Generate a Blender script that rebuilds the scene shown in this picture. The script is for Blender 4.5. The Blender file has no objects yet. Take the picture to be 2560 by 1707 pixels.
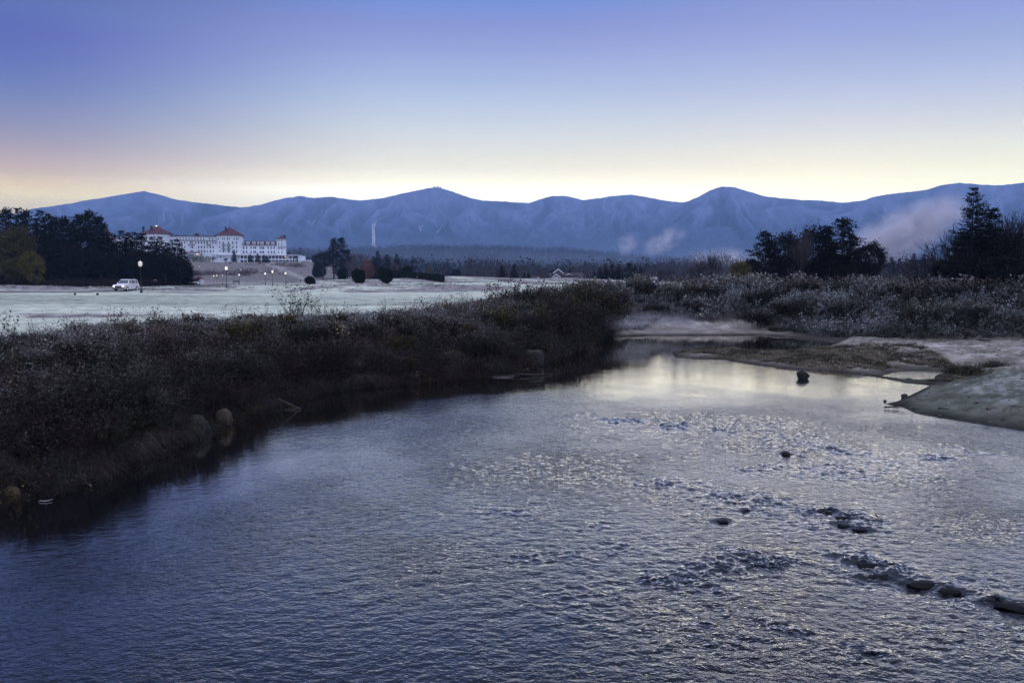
import bpy, bmesh, math, random
import numpy as np
from mathutils import Vector, Matrix
from mathutils.bvhtree import BVHTree

random.seed(7)
RNG = np.random.default_rng(7)
sc = bpy.context.scene
COL = sc.collection
PI = math.pi
F = 1991.0
CAM = np.array([0.0, 0.0, 5.0])
PITCH = math.radians(4.7)
CP, SP = math.cos(PITCH), math.sin(PITCH)

# ------------------------------------------------------------------ camera
cd = bpy.data.cameras.new('camera')
cd.lens = 28.0
cd.sensor_width = 36.0
cd.clip_end = 60000
cd.clip_start = 0.1
cam = bpy.data.objects.new('camera', cd)
COL.objects.link(cam)
cam.location = CAM
cam.rotation_euler = (PI / 2 - PITCH, 0, 0)
sc.camera = cam


def ray(px, py):
    u = (px - 1280) / F
    v = (py - 853.5) / F
    return np.array([u, CP - v * SP, -SP - v * CP])


def G(px, py, z=0.0):
    d = ray(px, py)
    t = (z - CAM[2]) / d[2]
    p = CAM + d * t
    return float(p[0]), float(p[1])


def AT(px, py, Y):
    d = ray(px, py)
    return CAM + d * (Y / d[1])


# ------------------------------------------------------------------ numpy noise
_PERM = np.random.default_rng(3).permutation(512)
_GR = np.random.default_rng(4).random((512, 2)) * 2 - 1
_GR /= np.linalg.norm(_GR, axis=1)[:, None]


def pnoise(x, y):
    xi = np.floor(x).astype(np.int64)
    yi = np.floor(y).astype(np.int64)
    fx = x - xi
    fy = y - yi

    def g(i, j):
        h = _PERM[(_PERM[(xi + i) & 511] + yi + j) & 511]
        gr = _GR[h]
        return gr[..., 0] * (fx - i) + gr[..., 1] * (fy - j)
    u = fx * fx * fx * (fx * (fx * 6 - 15) + 10)
    v = fy * fy * fy * (fy * (fy * 6 - 15) + 10)
    a = g(0, 0) * (1 - u) + g(1, 0) * u
    b = g(0, 1) * (1 - u) + g(1, 1) * u
    return (a * (1 - v) + b * v) * 1.5


def fbm(x, y, o=4, l=2.03, gain=0.5):
    s = 0
    a = 1.0
    for i in range(o):
        s = s + a * pnoise(x + 17.3 * i, y - 9.1 * i)
        x = x * l
        y = y * l
        a *= gain
    return s


def sm(a, b, x):
    t = np.clip((x - a) / (b - a), 0, 1)
    return t * t * (3 - 2 * t)


# ------------------------------------------------------------------ mesh helpers
def mesh_np(name, V, Q=None, T=None, col=None, smooth=False):
    V = np.asarray(V, np.float32)
    me = bpy.data.meshes.new(name)
    nq = 0 if Q is None else len(Q)
    nt = 0 if T is None else len(T)
    me.vertices.add(len(V))
    me.vertices.foreach_set('co', V.ravel())
    me.loops.add(nq * 4 + nt * 3)
    me.polygons.add(nq + nt)
    parts = []
    if nq:
        parts.append(np.asarray(Q, np.int32).ravel())
    if nt:
        parts.append(np.asarray(T, np.int32).ravel())
    me.loops.foreach_set('vertex_index', np.concatenate(parts))
    ls = np.concatenate([np.arange(nq) * 4, nq * 4 + np.arange(nt) * 3]).astype(np.int32)
    me.polygons.foreach_set('loop_start', ls)
    me.polygons.foreach_set('use_smooth', np.full(nq + nt, smooth))
    if col is not None:
        a = me.attributes.new('tint', 'FLOAT_COLOR', 'POINT')
        c = np.ones((len(V), 4), np.float32)
        c[:, :3] = col
        a.data.foreach_set('color', c.ravel())
    me.update(calc_edges=True)
    me.validate()
    return me


class MB:
    """collects vertices / quads / triangles / tints for ONE mesh"""

    def __init__(s):
        s.V, s.Q, s.T, s.C, s.n = [], [], [], [], 0

    def add(s, V, Q=None, T=None, col=(0.5, 0.5, 0.5)):
        V = np.asarray(V, float).reshape(-1, 3)
        if Q is not None and len(Q):
            s.Q.append(np.asarray(Q, np.int64) + s.n)
        if T is not None and len(T):
            s.T.append(np.asarray(T, np.int64) + s.n)
        s.V.append(V)
        c = np.asarray(col, float)
        if c.ndim == 1:
            c = np.tile(c, (len(V), 1))
        s.C.append(c)
        s.n += len(V)

    def box(s, x0, x1, y0, y1, z0, z1, col=(0.5, 0.5, 0.5)):
        V = [(x, y, z) for z in (z0, z1) for y in (y0, y1) for x in (x0, x1)]
        Q = [(0, 2, 3, 1), (4, 5, 7, 6), (0, 1, 5, 4), (2, 6, 7, 3), (0, 4, 6, 2), (1, 3, 7, 5)]
        s.add(V, Q, None, col)

    def tube(s, P, R, sides=6, col=(0.5, 0.5, 0.5), cap=True):
        P = np.asarray(P, float)
        n = len(P)
        R = np.broadcast_to(np.asarray(R, float), (n,))
        d = np.gradient(P, axis=0)
        d /= np.linalg.norm(d, axis=1)[:, None] + 1e-9
        ref = np.where(np.abs(d[:, 2:3]) > 0.9, np.array([[1.0, 0, 0]]), np.array([[0, 0, 1.0]]))
        a = np.cross(d, ref)
        a /= np.linalg.norm(a, axis=1)[:, None] + 1e-9
        b = np.cross(d, a)
        th = np.arange(sides) * 2 * PI / sides
        V = P[:, None] + R[:, None, None] * (a[:, None] * np.cos(th)[None, :, None] + b[:, None] * np.sin(th)[None, :, None])
        Q = []
        for i in range(n - 1):
            for k in range(sides):
                k2 = (k + 1) % sides
                Q.append((i * sides + k, i * sides + k2, (i + 1) * sides + k2, (i + 1) * sides + k))
        V = V.reshape(-1, 3)
        T = []
        if cap:
            V = np.vstack([V, P[:1], P[-1:]])
            for k in range(sides):
                k2 = (k + 1) % sides
                T.append((n * sides, k2, k))
                T.append((n * sides + 1, (n - 1) * sides + k, (n - 1) * sides + k2))
        s.add(V, Q, T, col)

    def lathe(s, prof, sides=16, col=(0.5, 0.5, 0.5), c=(0, 0), a0=0.0, sx=1, sy=1):
        prof = np.asarray(prof, float)
        n = len(prof)
        th = a0 + np.arange(sides) * 2 * PI / sides
        V = np.zeros((n, sides, 3))
        V[..., 0] = c[0] + prof[:, :1] * np.cos(th) * sx
        V[..., 1] = c[1] + prof[:, :1] * np.sin(th) * sy
        V[..., 2] = prof[:, 1:2]
        Q = []
        for i in range(n - 1):
            for k in range(sides):
                k2 = (k + 1) % sides
                Q.append((i * sides + k, i * sides + k2, (i + 1) * sides + k2, (i + 1) * sides + k))
        s.add(V.reshape(-1, 3), Q, None, col)

    def leaves(s, P, D, L, W, col, rng=RNG, curl=0.15):
        """diamond leaves at P along D"""
        n = len(P)
        if n == 0:
            return
        D = D / (np.linalg.norm(D, axis=1)[:, None] + 1e-9)
        r = rng.normal(size=(n, 3))
        S = np.cross(D, r)
        S /= np.linalg.norm(S, axis=1)[:, None] + 1e-9
        N = np.cross(D, S)
        L = np.broadcast_to(L, (n,))[:, None]
        W = np.broadcast_to(W, (n,))[:, None]
        V = np.stack([P, P + D * L * 0.5 + S * W * 0.5 + N * L * curl, P + D * L, P + D * L * 0.5 - S * W * 0.5 + N * L * curl], 1).reshape(-1, 3)
        Q = np.arange(n * 4).reshape(-1, 4)
        c = np.asarray(col, float)
        if c.ndim == 2:
            c = np.repeat(c, 4, axis=0)
        s.add(V, Q, None, c)

    def blades(s, P, D, L, bend, W, col, rng=RNG, segs=3):
        """bent grass blades / twigs: thin strips starting at P along D, sagging by bend"""
        n = len(P)
        if n == 0:
            return
        D = D / (np.linalg.norm(D, axis=1)[:, None] + 1e-9)
        H = D.copy()
        H[:, 2] = 0
        H /= np.linalg.norm(H, axis=1)[:, None] + 1e-6
        r = rng.normal(size=(n, 3))
        S = np.cross(D, r)
        S /= np.linalg.norm(S, axis=1)[:, None] + 1e-9
        L = np.broadcast_to(L, (n,))[:, None]
        W = np.broadcast_to(W, (n,))[:, None]
        bend = np.broadcast_to(bend, (n,))[:, None]
        rows = []
        for k in range(segs + 1):
            t = k / segs
            c = P + D * L * t + (H * 0.5 - np.array([[0, 0, 1.0]])) * bend * L * t * t
            w = W * (1 - 0.8 * t) * 0.5
            rows += [c - S * w, c + S * w]
        V = np.stack(rows, 1)
        m = (segs + 1) * 2
        base = np.arange(n)[:, None] * m
        Q = []
        for k in range(segs):
            Q.append(np.stack([base[:, 0] + 2 * k, base[:, 0] + 2 * k + 1, base[:, 0] + 2 * k + 3, base[:, 0] + 2 * k + 2], 1))
        c = np.asarray(col, float)
        if c.ndim == 2:
            c = np.repeat(c, m, axis=0)
        s.add(V.reshape(-1, 3), np.concatenate(Q), None, c)

    def mesh(s, name, mat=None, smooth=False):
        V = np.concatenate(s.V)
        Q = np.concatenate(s.Q) if s.Q else None
        T = np.concatenate(s.T) if s.T else None
        me = mesh_np(name, V, Q, T, np.concatenate(s.C), smooth)
        if mat:
            me.materials.append(mat)
        return me

    def build(s, name, mat, parent=None, smooth=False):
        return link(name, s.mesh(name, mat, smooth), parent)


def link(name, me, parent=None):
    o = bpy.data.objects.new(name, me)
    COL.objects.link(o)
    if parent is not None:
        o.parent = parent
    return o


def tag(o, label=None, cat=None, group=None, kind=None):
    if label:
        o['label'] = label
    if cat:
        o['category'] = cat
    if group:
        o['group'] = group
    if kind:
        o['kind'] = kind
    return o


def thing(name, label, cat, loc=(0, 0, 0), rz=0.0, group=None):
    o = bpy.data.objects.new(name, None)
    COL.objects.link(o)
    o.empty_display_size = 0.2
    o.location = loc
    o.rotation_euler = (0, 0, rz)
    return tag(o, label, cat, group)


def dup(root, loc, rz=0.0, s=(1, 1, 1), label=None, group=None, cat=None):
    r = root.copy()
    COL.objects.link(r)
    r.location = loc
    r.rotation_euler = (0, 0, rz)
    r.scale = s
    tag(r, label, cat, group)
    for ch in list(root.children):
        c = ch.copy()
        COL.objects.link(c)
        c.parent = r
        for g in ch.children:
            d = g.copy()
            COL.objects.link(d)
            d.parent = c
    return r


# ------------------------------------------------------------------ materials
def nodes(m):
    m.use_nodes = True
    nt = m.node_tree
    return nt, nt.nodes, nt.links, nt.nodes['Principled BSDF']


def mat_plain(name, col, rough=0.7, spec=0.3, emit=None, es=0.0, metal=0.0, var=0.15, scale=3.0):
    m = bpy.data.materials.new(name)
    nt, N, Lk, b = nodes(m)
    b.inputs['Roughness'].default_value = rough
    b.inputs['Specular IOR Level'].default_value = spec
    b.inputs['Metallic'].default_value = metal
    g = N.new('ShaderNodeNewGeometry')
    n = N.new('ShaderNodeTexNoise')
    n.inputs['Scale'].default_value = scale
    n.inputs['Detail'].default_value = 4
    Lk.new(g.outputs['Position'], n.inputs['Vector'])
    r = N.new('ShaderNodeMapRange')
    r.inputs['From Min'].default_value = 0.25
    r.inputs['From Max'].default_value = 0.75
    r.inputs['To Min'].default_value = 1 - var
    r.inputs['To Max'].default_value = 1 + var
    Lk.new(n.outputs['Fac'], r.inputs['Value'])
    x = N.new('ShaderNodeVectorMath')
    x.operation = 'SCALE'
    x.inputs[0].default_value = col
    Lk.new(r.outputs['Result'], x.inputs['Scale'])
    Lk.new(x.outputs['Vector'], b.inputs['Base Color'])
    if emit:
        b.inputs['Emission Color'].default_value = (*emit, 1)
        b.inputs['Emission Strength'].default_value = es
    return m


def mat_tint(name, rough=0.85, spec=0.15, var=0.3, scale=2.0, bump=0.0, bscale=8.0, gain=1.0):
    """base colour from the mesh's own 'tint' attribute with procedural variation"""
    m = bpy.data.materials.new(name)
    nt, N, Lk, b = nodes(m)
    b.inputs['Roughness'].default_value = rough
    b.inputs['Specular IOR Level'].default_value = spec
    a = N.new('ShaderNodeAttribute')
    a.attribute_name = 'tint'
    g = N.new('ShaderNodeNewGeometry')
    n = N.new('ShaderNodeTexNoise')
    n.inputs['Scale'].default_value = scale
    n.inputs['Detail'].default_value = 6
    Lk.new(g.outputs['Position'], n.inputs['Vector'])
    r = N.new('ShaderNodeMapRange')
    r.inputs['From Min'].default_value = 0.25
    r.inputs['From Max'].default_value = 0.75
    r.inputs['To Min'].default_value = (1 - var) * gain
    r.inputs['To Max'].default_value = (1 + var) * gain
    Lk.new(n.outputs['Fac'], r.inputs['Value'])
    x = N.new('ShaderNodeVectorMath')
    x.operation = 'SCALE'
    Lk.new(a.outputs['Color'], x.inputs[0])
    Lk.new(r.outputs['Result'], x.inputs['Scale'])
    Lk.new(x.outputs['Vector'], b.inputs['Base Color'])
    if bump:
        n2 = N.new('ShaderNodeTexNoise')
        n2.inputs['Scale'].default_value = bscale
        n2.inputs['Detail'].default_value = 8
        n2.inputs['Roughness'].default_value = 0.65
        Lk.new(g.outputs['Position'], n2.inputs['Vector'])
        bp = N.new('ShaderNodeBump')
        bp.inputs['Strength'].default_value = 1.0
        bp.inputs['Distance'].default_value = bump
        Lk.new(n2.outputs['Fac'], bp.inputs['Height'])
        Lk.new(bp.outputs['Normal'], b.inputs['Normal'])
    return m


M_LEAF = mat_tint('foliage', 0.9, 0.05, 0.25, 1.5)
M_BARK = mat_tint('bark', 0.9, 0.1, 0.3, 6.0)
M_GROUND = mat_tint('ground_cover', 0.95, 0.05, 0.35, 1.2, 0.05, 7.0)
M_ROCK = mat_tint('rock', 0.75, 0.25, 0.45, 6.0, 0.02, 18.0)
M_WETROCK = mat_tint('wet_rock', 0.45, 0.1, 0.3, 6.0, 0.01, 20.0)
M_MOUNT = mat_tint('mountain_side', 0.95, 0.0, 0.1, 0.01)
M_WOOD = mat_tint('dead_wood', 0.85, 0.15, 0.3, 10.0)
M_WHITE = mat_plain('white_clapboard', (0.73, 0.77, 0.82), 0.7, 0.2, var=0.06, scale=0.5)
M_RED = mat_plain('red_roof', (0.080, 0.026, 0.033), 0.8, 0.2, var=0.2, scale=0.6)
M_GLASS = mat_plain('window_glass', (0.05, 0.07, 0.08), 0.15, 0.5, var=0.3, scale=0.4)
M_DARKMETAL = mat_plain('dark_metal', (0.02, 0.022, 0.022), 0.5, 0.4)
M_LAMP = mat_plain('lamp_globe', (0.9, 0.85, 0.75), 0.4, 0.3, (1.0, 0.86, 0.62), 1.1)
M_PALEGLOW = mat_plain('pale_glow', (0.75, 0.72, 0.66), 0.3, 0.4, (1.0, 0.9, 0.75), 0.25)  # faint glow added; also worn by lamp caps and the barrier bar
M_CHIMNEY = mat_plain('chimney_brick', (0.06, 0.03, 0.03), 0.9, 0.1)
M_TRIM = mat_plain('green_trim', (0.25, 0.33, 0.34), 0.7, 0.2)
M_WARM = mat_plain('warm_light', (0.9, 0.8, 0.6), 0.5, 0.3, (1.0, 0.78, 0.45), 3.0)
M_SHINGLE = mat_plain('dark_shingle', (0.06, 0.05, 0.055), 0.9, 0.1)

# ------------------------------------------------------------------ shoreline
left_px = [(0, 1275), (60, 1252), (150, 1232), (230, 1200), (330, 1150), (430, 1120), (510, 1092), (590, 1065), (660, 1035), (710, 1020), (760, 992), (820, 980),
           (900, 968), (1000, 962), (1100, 955), (1190, 945), (1290, 938), (1340, 915), (1400, 897), (1450, 880), (1470, 858), (1500, 846)]
right_px = [(1545, 841), (1640, 838), (1760, 838), (1900, 838), (1960, 842), (2030, 849), (2095, 858), (2060, 868), (2075, 874), (1990, 882), (1910, 881), (1874, 874),
            (1833, 870), (1740, 874), (1680, 882), (1690, 892), (1740, 898), (1800, 897), (1860, 908), (1950, 920), (2060, 927), (2150, 935), (2200, 944), (2260, 956),
            (2330, 962), (2290, 982), (2245, 1003), (2215, 1010), (2257, 1018), (2293, 1034), (2400, 1052), (2560, 1077)]
LS = [(-26, -14), (-18, 4)] + [G(*p) for p in left_px]
RS = [G(*p) for p in right_px] + [(23, 17), (31, 2), (36, -14)]


def seg_dist(x, y, pts):
    best = np.full(x.shape, 1e9)
    for (ax, ay), (bx, by) in zip(pts[:-1], pts[1:]):
        dx, dy = bx - ax, by - ay
        t = np.clip(((x - ax) * dx + (y - ay) * dy) / (dx * dx + dy * dy + 1e-12), 0, 1)
        best = np.minimum(best, (x - ax - t * dx) ** 2 + (y - ay - t * dy) ** 2)
    return np.sqrt(best)


def inside(x, y, poly):
    c = np.zeros(x.shape, bool)
    n = len(poly)
    for i in range(n):
        ax, ay = poly[i]
        bx, by = poly[(i + 1) % n]
        k = ((ay > y) != (by > y)) & (x < (bx - ax) * (y - ay) / (by - ay + 1e-12) + ax)
        c ^= k
    return c


WPOLY = LS + RS
ROAD = [G(-260, 731, 2.7), G(0, 730, 2.7), G(200, 730, 2.7), G(330, 728, 2.7), G(430, 721, 2.7), G(520, 714, 2.7), G(580, 709.5, 2.7),
        (-72, 290), (-78, 340), (-110, 420), (-150, 500), (-170, 560)]
PUD = [G(2203, 940), G(2240, 929), G(2300, 926), G(2374, 927), G(2340, 938), G(2330, 950), G(2260, 948)]


def shore(x, y):
    x = np.asarray(x, float)
    y = np.asarray(y, float)
    dl = seg_dist(x, y, LS)
    dr = seg_dist(x, y, RS)
    d = np.minimum(np.minimum(dl, dr), seg_dist(x, y, [LS[-1], RS[0]]))
    ins = inside(x, y, WPOLY)
    dr = dr + 12 * sm(63, 71, y) * (1 - sm(6, 11, x - .06 * (y - 66)))
    return np.where(ins, -d, d), dl, dr


HUMPS = []
for px, py, a, sx, sy in [(1600, 838, .40, 2.2, 1.8), (1700, 830, .75, 4.2, 2.6), (1830, 832, .60, 3.2, 2.4), (1560, 835, .3, 1.6, 1.4), (2140, 850, .45, 3.5, 2.5), (2250, 872, .35, 5.5, 2.6),
                          (2470, 930, .75, 4.5, 6.5), (2560, 980, .55, 3.0, 6.5), (2420, 890, .35, 6, 4.0), (2750, 940, .8, 7, 8)]:
    x, y = G(px, py, 0.4)
    HUMPS.append((x, y, a, sx, sy))
MOUNDS = [(-25, 116, .75, 8, 4.5), (-13, 122, .95, 10, 5), (-40, 130, .7, 9, 5), (-1, 119, .6, 8, 5), (-52, 122, .55, 8, 5), (10, 128, .5, 9, 5), (-30, 150, .9, 16, 8),
          (-62, 86, .35, 22, 9), (-30, 82, .22, 18, 7), (-90, 135, .8, 22, 4), (-18, 230, 2.2, 24, 16), (22, 240, 1.6, 22, 16), (-5, 180, .9, 24, 10), (-45, 210, 1.2, 20, 14)]


def terrain(x, y):
    x = np.asarray(x, float)
    y = np.asarray(y, float)
    d, dl, dr = shore(x, y)
    r = np.hypot(x, y)
    wl = sm(-4, 4, dr - dl)
    nz = fbm(x * .35, y * .35, 3)
    dj = np.maximum(d + 0.5 * nz * sm(0.5, 3, d), 0)
    zl = np.interp(dj, [0, .5, 2, 5.5, 8, 11], [0, .3, 1.05, 2.25, 2.55, 2.7])
    zr = np.interp(dj, [0, .25, 1.2, 5, 12], [0, .07, .14, .28, .42])
    rise = sm(57, 80, y + 0.12 * x) * sm(2.5, 9, d)
    zr = zr + 2.05 * rise
    for hx, hy, a, sx, sy in HUMPS:
        zr = zr + a * np.exp(-((x - hx) / sx) ** 2 - ((y - hy) / sy) ** 2) * sm(0.0, 1.5, d)
    z = zl * wl + zr * (1 - wl)
    z = z + 0.06 * fbm(x * .8, y * .8, 3) * sm(.3, 3, d) * (1 - sm(80, 120, r))
    z = z + (1 - wl) * (.09 * fbm(x * 1.1, y * 1.6, 4) + .035 * fbm(x * 4, y * 5, 4)) * sm(.1, 1.2, d) * (1 - sm(70, 90, y))
    pin = inside(x, y, PUD)
    pd = seg_dist(x, y, PUD + PUD[:1])
    z = np.where(pin, -0.05, np.where(pd < 6.0, np.minimum(z, 0.02 + np.where(y < 39.5, .035, .16) * pd), z))
    z = np.where(d < 0, -1.0 * sm(0, 2.5, -d), z)
    for hx, hy, a, sx, sy in MOUNDS:
        z = z + a * np.exp(-((x - hx) / sx) ** 2 - ((y - hy) / sy) ** 2) * sm(10, 16, d)
    # the rise under the hotel
    hill = sm(330, 610, y + 0.10 * (x + 230)) * (1 - sm(-150, -55, x - 0.1 * (y - 600)))
    z = z + 12.8 * hill * (1 - 0.5 * sm(800, 1100, y))
    far = sm(260, 420, r)
    az = np.arctan2(x, y)
    z = z + far * 0.5 * fbm(x * .012, y * .012, 4)
    top = np.interp(np.degrees(az), [-60, -20, -12, -6, 4, 9, 14, 22, 60], [20, 45, 62, 68, 66, 46, 34, 26, 18])
    z = z + top * sm(800, 2300, r) * (1 + 0.15 * fbm(x * .0025, y * .0025, 3))
    return z


def tz(x, y):
    return float(terrain(np.array([x]), np.array([y]))[0])


def HIT(px, py, ymin=8.0, ymax=2600.0):
    """where the view ray through a pixel meets the ground"""
    d = ray(px, py)
    ys = np.exp(np.linspace(math.log(ymin), math.log(ymax), 900))
    t = ys / d[1]
    P = CAM[None] + d[None] * t[:, None]
    h = terrain(P[:, 0], P[:, 1])
    k = np.nonzero(P[:, 2] < h)[0]
    i = int(k[0]) if len(k) else int(np.argmin(P[:, 2] - h))
    return float(P[i, 0]), float(P[i, 1]), float(h[i])


# ------------------------------------------------------------------ ground sheet
def build_ground():
    az = np.concatenate([np.radians(np.linspace(-80, -37, 60)[:-1]), np.radians(np.linspace(-37, 37, 620)), np.radians(np.linspace(37, 80, 60)[1:])])
    r = np.concatenate([np.linspace(0.5, 9, 10)[:-1], np.exp(np.linspace(math.log(9), math.log(20), 90))[:-1], np.exp(np.linspace(math.log(20), math.log(75), 420))[:-1], np.exp(np.linspace(math.log(75), math.log(3600), 420))])
    A, R = np.meshgrid(az, r)
    X = R * np.sin(A)
    Y = R * np.cos(A)
    Z = terrain(X, Y)
    d, dl, dr = shore(X, Y)
    left = dl < dr
    lawn_edge = 8.5 + 1.0 * fbm(X * .2, Y * .2, 2)
    wide = sm(70, 92, Y + 0.35 * X) * 3
    rd = seg_dist(X, Y, ROAD)
    n1 = fbm(X * .06, Y * .12, 4)
    n2 = fbm(X * .5, Y * .9, 4)
    mow = fbm(X * .03 + 3, Y * .25, 3)
    C = np.zeros(X.shape + (3,))
    mud = np.array([.014, .012, .012])
    frost = np.array([.55, .585, .475])
    green = np.array([.26, .30, .24])
    rough = np.array([.22, .205, .20])
    sand = np.array([.185, .165, .143])
    # bank earth
    C[:] = mud
    lawnm = left & (d > lawn_edge + wide)
    t = np.clip(.74 + .42 * n1 + .34 * n2, 0, 1)
    slope = sm(56, 66, Y + .08 * X) * (1 - sm(78, 88, Y + .08 * X)) * (1 - sm(-4, 10, X))
    t = np.clip(t * (1 - .62 * slope) + .38 * mow, 0, 1)
    Cl = green * (1 - t[..., None]) + frost * t[..., None]
    # rough ground: mounds and the far meadow
    rm = sm(.25, .6, n1 + .7 * sm(104, 112, Y) - .2 - .5 * sm(128, 136, Y) * (1 - sm(170, 190, Y)) * sm(-60, -30, X) + .5 * sm(190, 260, Y))
    rm = np.maximum(rm, (1 - sm(4, 10, np.abs(Y - 137))) * (1 - sm(-75, -60, X)))
    rc = rough * (1 + .5 * n2[..., None])
    Cl = Cl * (1 - rm[..., None]) + rc * rm[..., None]
    hillm = sm(300, 380, Y) * (1 - sm(-90, -20, X))
    hc = np.array([.17, .155, .15]) * (1 + .4 * n2[..., None])
    Cl = Cl * (1 - hillm[..., None]) + hc * hillm[..., None]
    C = np.where((left & (d > 0))[..., None], np.where(lawnm[..., None], Cl, mud + np.array([.02, .022, .02]) * sm(4, 8, d)[..., None]), C)
    # right side: sand, then earth beneath the brush, then meadow
    s_m = (~left) & (d > 0)
    near = (1 - sm(34, 44, Y))[..., None]
    sand2 = sand * (1 - near) + np.array([.108, .115, .094]) * near
    ss = sand2 * (1 + .35 * n2[..., None] + .25 * n1[..., None])
    frs = sm(.05, .6, fbm(X * 2.6, Y * 4.0, 4) * .9 + .5 * n2 + .15)
    ss = ss + np.array([.12, .125, .13]) * frs[..., None] * sm(.25, .7, Z)[..., None]
    wet = 1 - sm(.03, .22, Z)
    ss = ss * (1 - .72 * wet[..., None])
    rise = sm(58, 62, Y + .12 * X)
    far_bar = sm(0, 1, 5.5 - d) * sm(64, 67, Y) * (1 - sm(22, 25, X))
    rise = rise * (1 - far_bar)
    ss = ss * (1 - rise[..., None]) + np.array([.05, .045, .043]) * rise[..., None]
    mead = sm(104, 112, Y)
    ss = ss * (1 - mead[..., None]) + Cl * mead[..., None]
    C = np.where(s_m[..., None], ss, C)
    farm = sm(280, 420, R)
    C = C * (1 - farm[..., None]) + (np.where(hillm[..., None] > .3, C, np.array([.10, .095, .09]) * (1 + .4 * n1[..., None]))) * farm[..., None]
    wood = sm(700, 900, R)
    C = C * (1 - wood[..., None]) + np.array([.020, .022, .034]) * wood[..., None]  # ground under the far woods, haze blue put into its colour
    rw = np.where(Y > 230, 3.2, 3.6)
    rmask = (rd < rw) & (d > 9)
    rc_ = np.where(Y[..., None] > 232, np.array([.27, .26, .25]), np.array([.13, .12, .12]))
    C = np.where(rmask[..., None], rc_ * (1 + .2 * n2[..., None]), C)
    C = np.clip(C, .004, .9)
    nr, na = X.shape
    V = np.stack([X, Y, Z], -1).reshape(-1, 3)
    Cf = C.reshape(-1, 3)
    idx = np.arange(nr * na).reshape(nr, na)
    Q = np.stack([idx[:-1, :-1], idx[:-1, 1:], idx[1:, 1:], idx[1:, :-1]], -1).reshape(-1, 4)[:, ::-1]

    def corner(m):
        return (m[:-1, :-1] & m[1:, 1:]).ravel()
    zone = np.zeros(len(Q), int)
    zone[corner(lawnm & (R < 330))] = 1
    zone[corner(s_m & (Y + .12 * X < 59.5) | (s_m & (far_bar > .5)))] = 2
    zone[corner(rmask & (Y < 232))] = 3
    zone[corner(rmask & (Y >= 232))] = 4
    for k, nm in enumerate(['ground', 'lawn', 'sand_beach', 'road', 'path']):
        q = Q[zone == k]
        u, inv = np.unique(q, return_inverse=True)
        me = mesh_np(nm, V[u], inv.reshape(-1, 4), None, Cf[u], True)
        me.materials.append(M_GROUND)
        tag(link(nm, me), kind='structure')


build_ground()

# ------------------------------------------------------------------ rocks in the riffle (used by the water too)
RIFFLE_ROCKS = [  # px, py, width px, height px
    (2168, 1408, 52, 24), (2214, 1440, 92, 16), (2318, 1458, 78, 20), (2376, 1474, 56, 16), (2480, 1500, 50, 14), (2540, 1514, 84, 22),
    (1967, 1133, 24, 10), (1866, 1276, 17, 6), (2080, 1280, 30, 9), (2112, 1292, 38, 10), (2116, 1312, 44, 12), (1806, 1302, 28, 6), (2150, 1322, 40, 8)]

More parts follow.
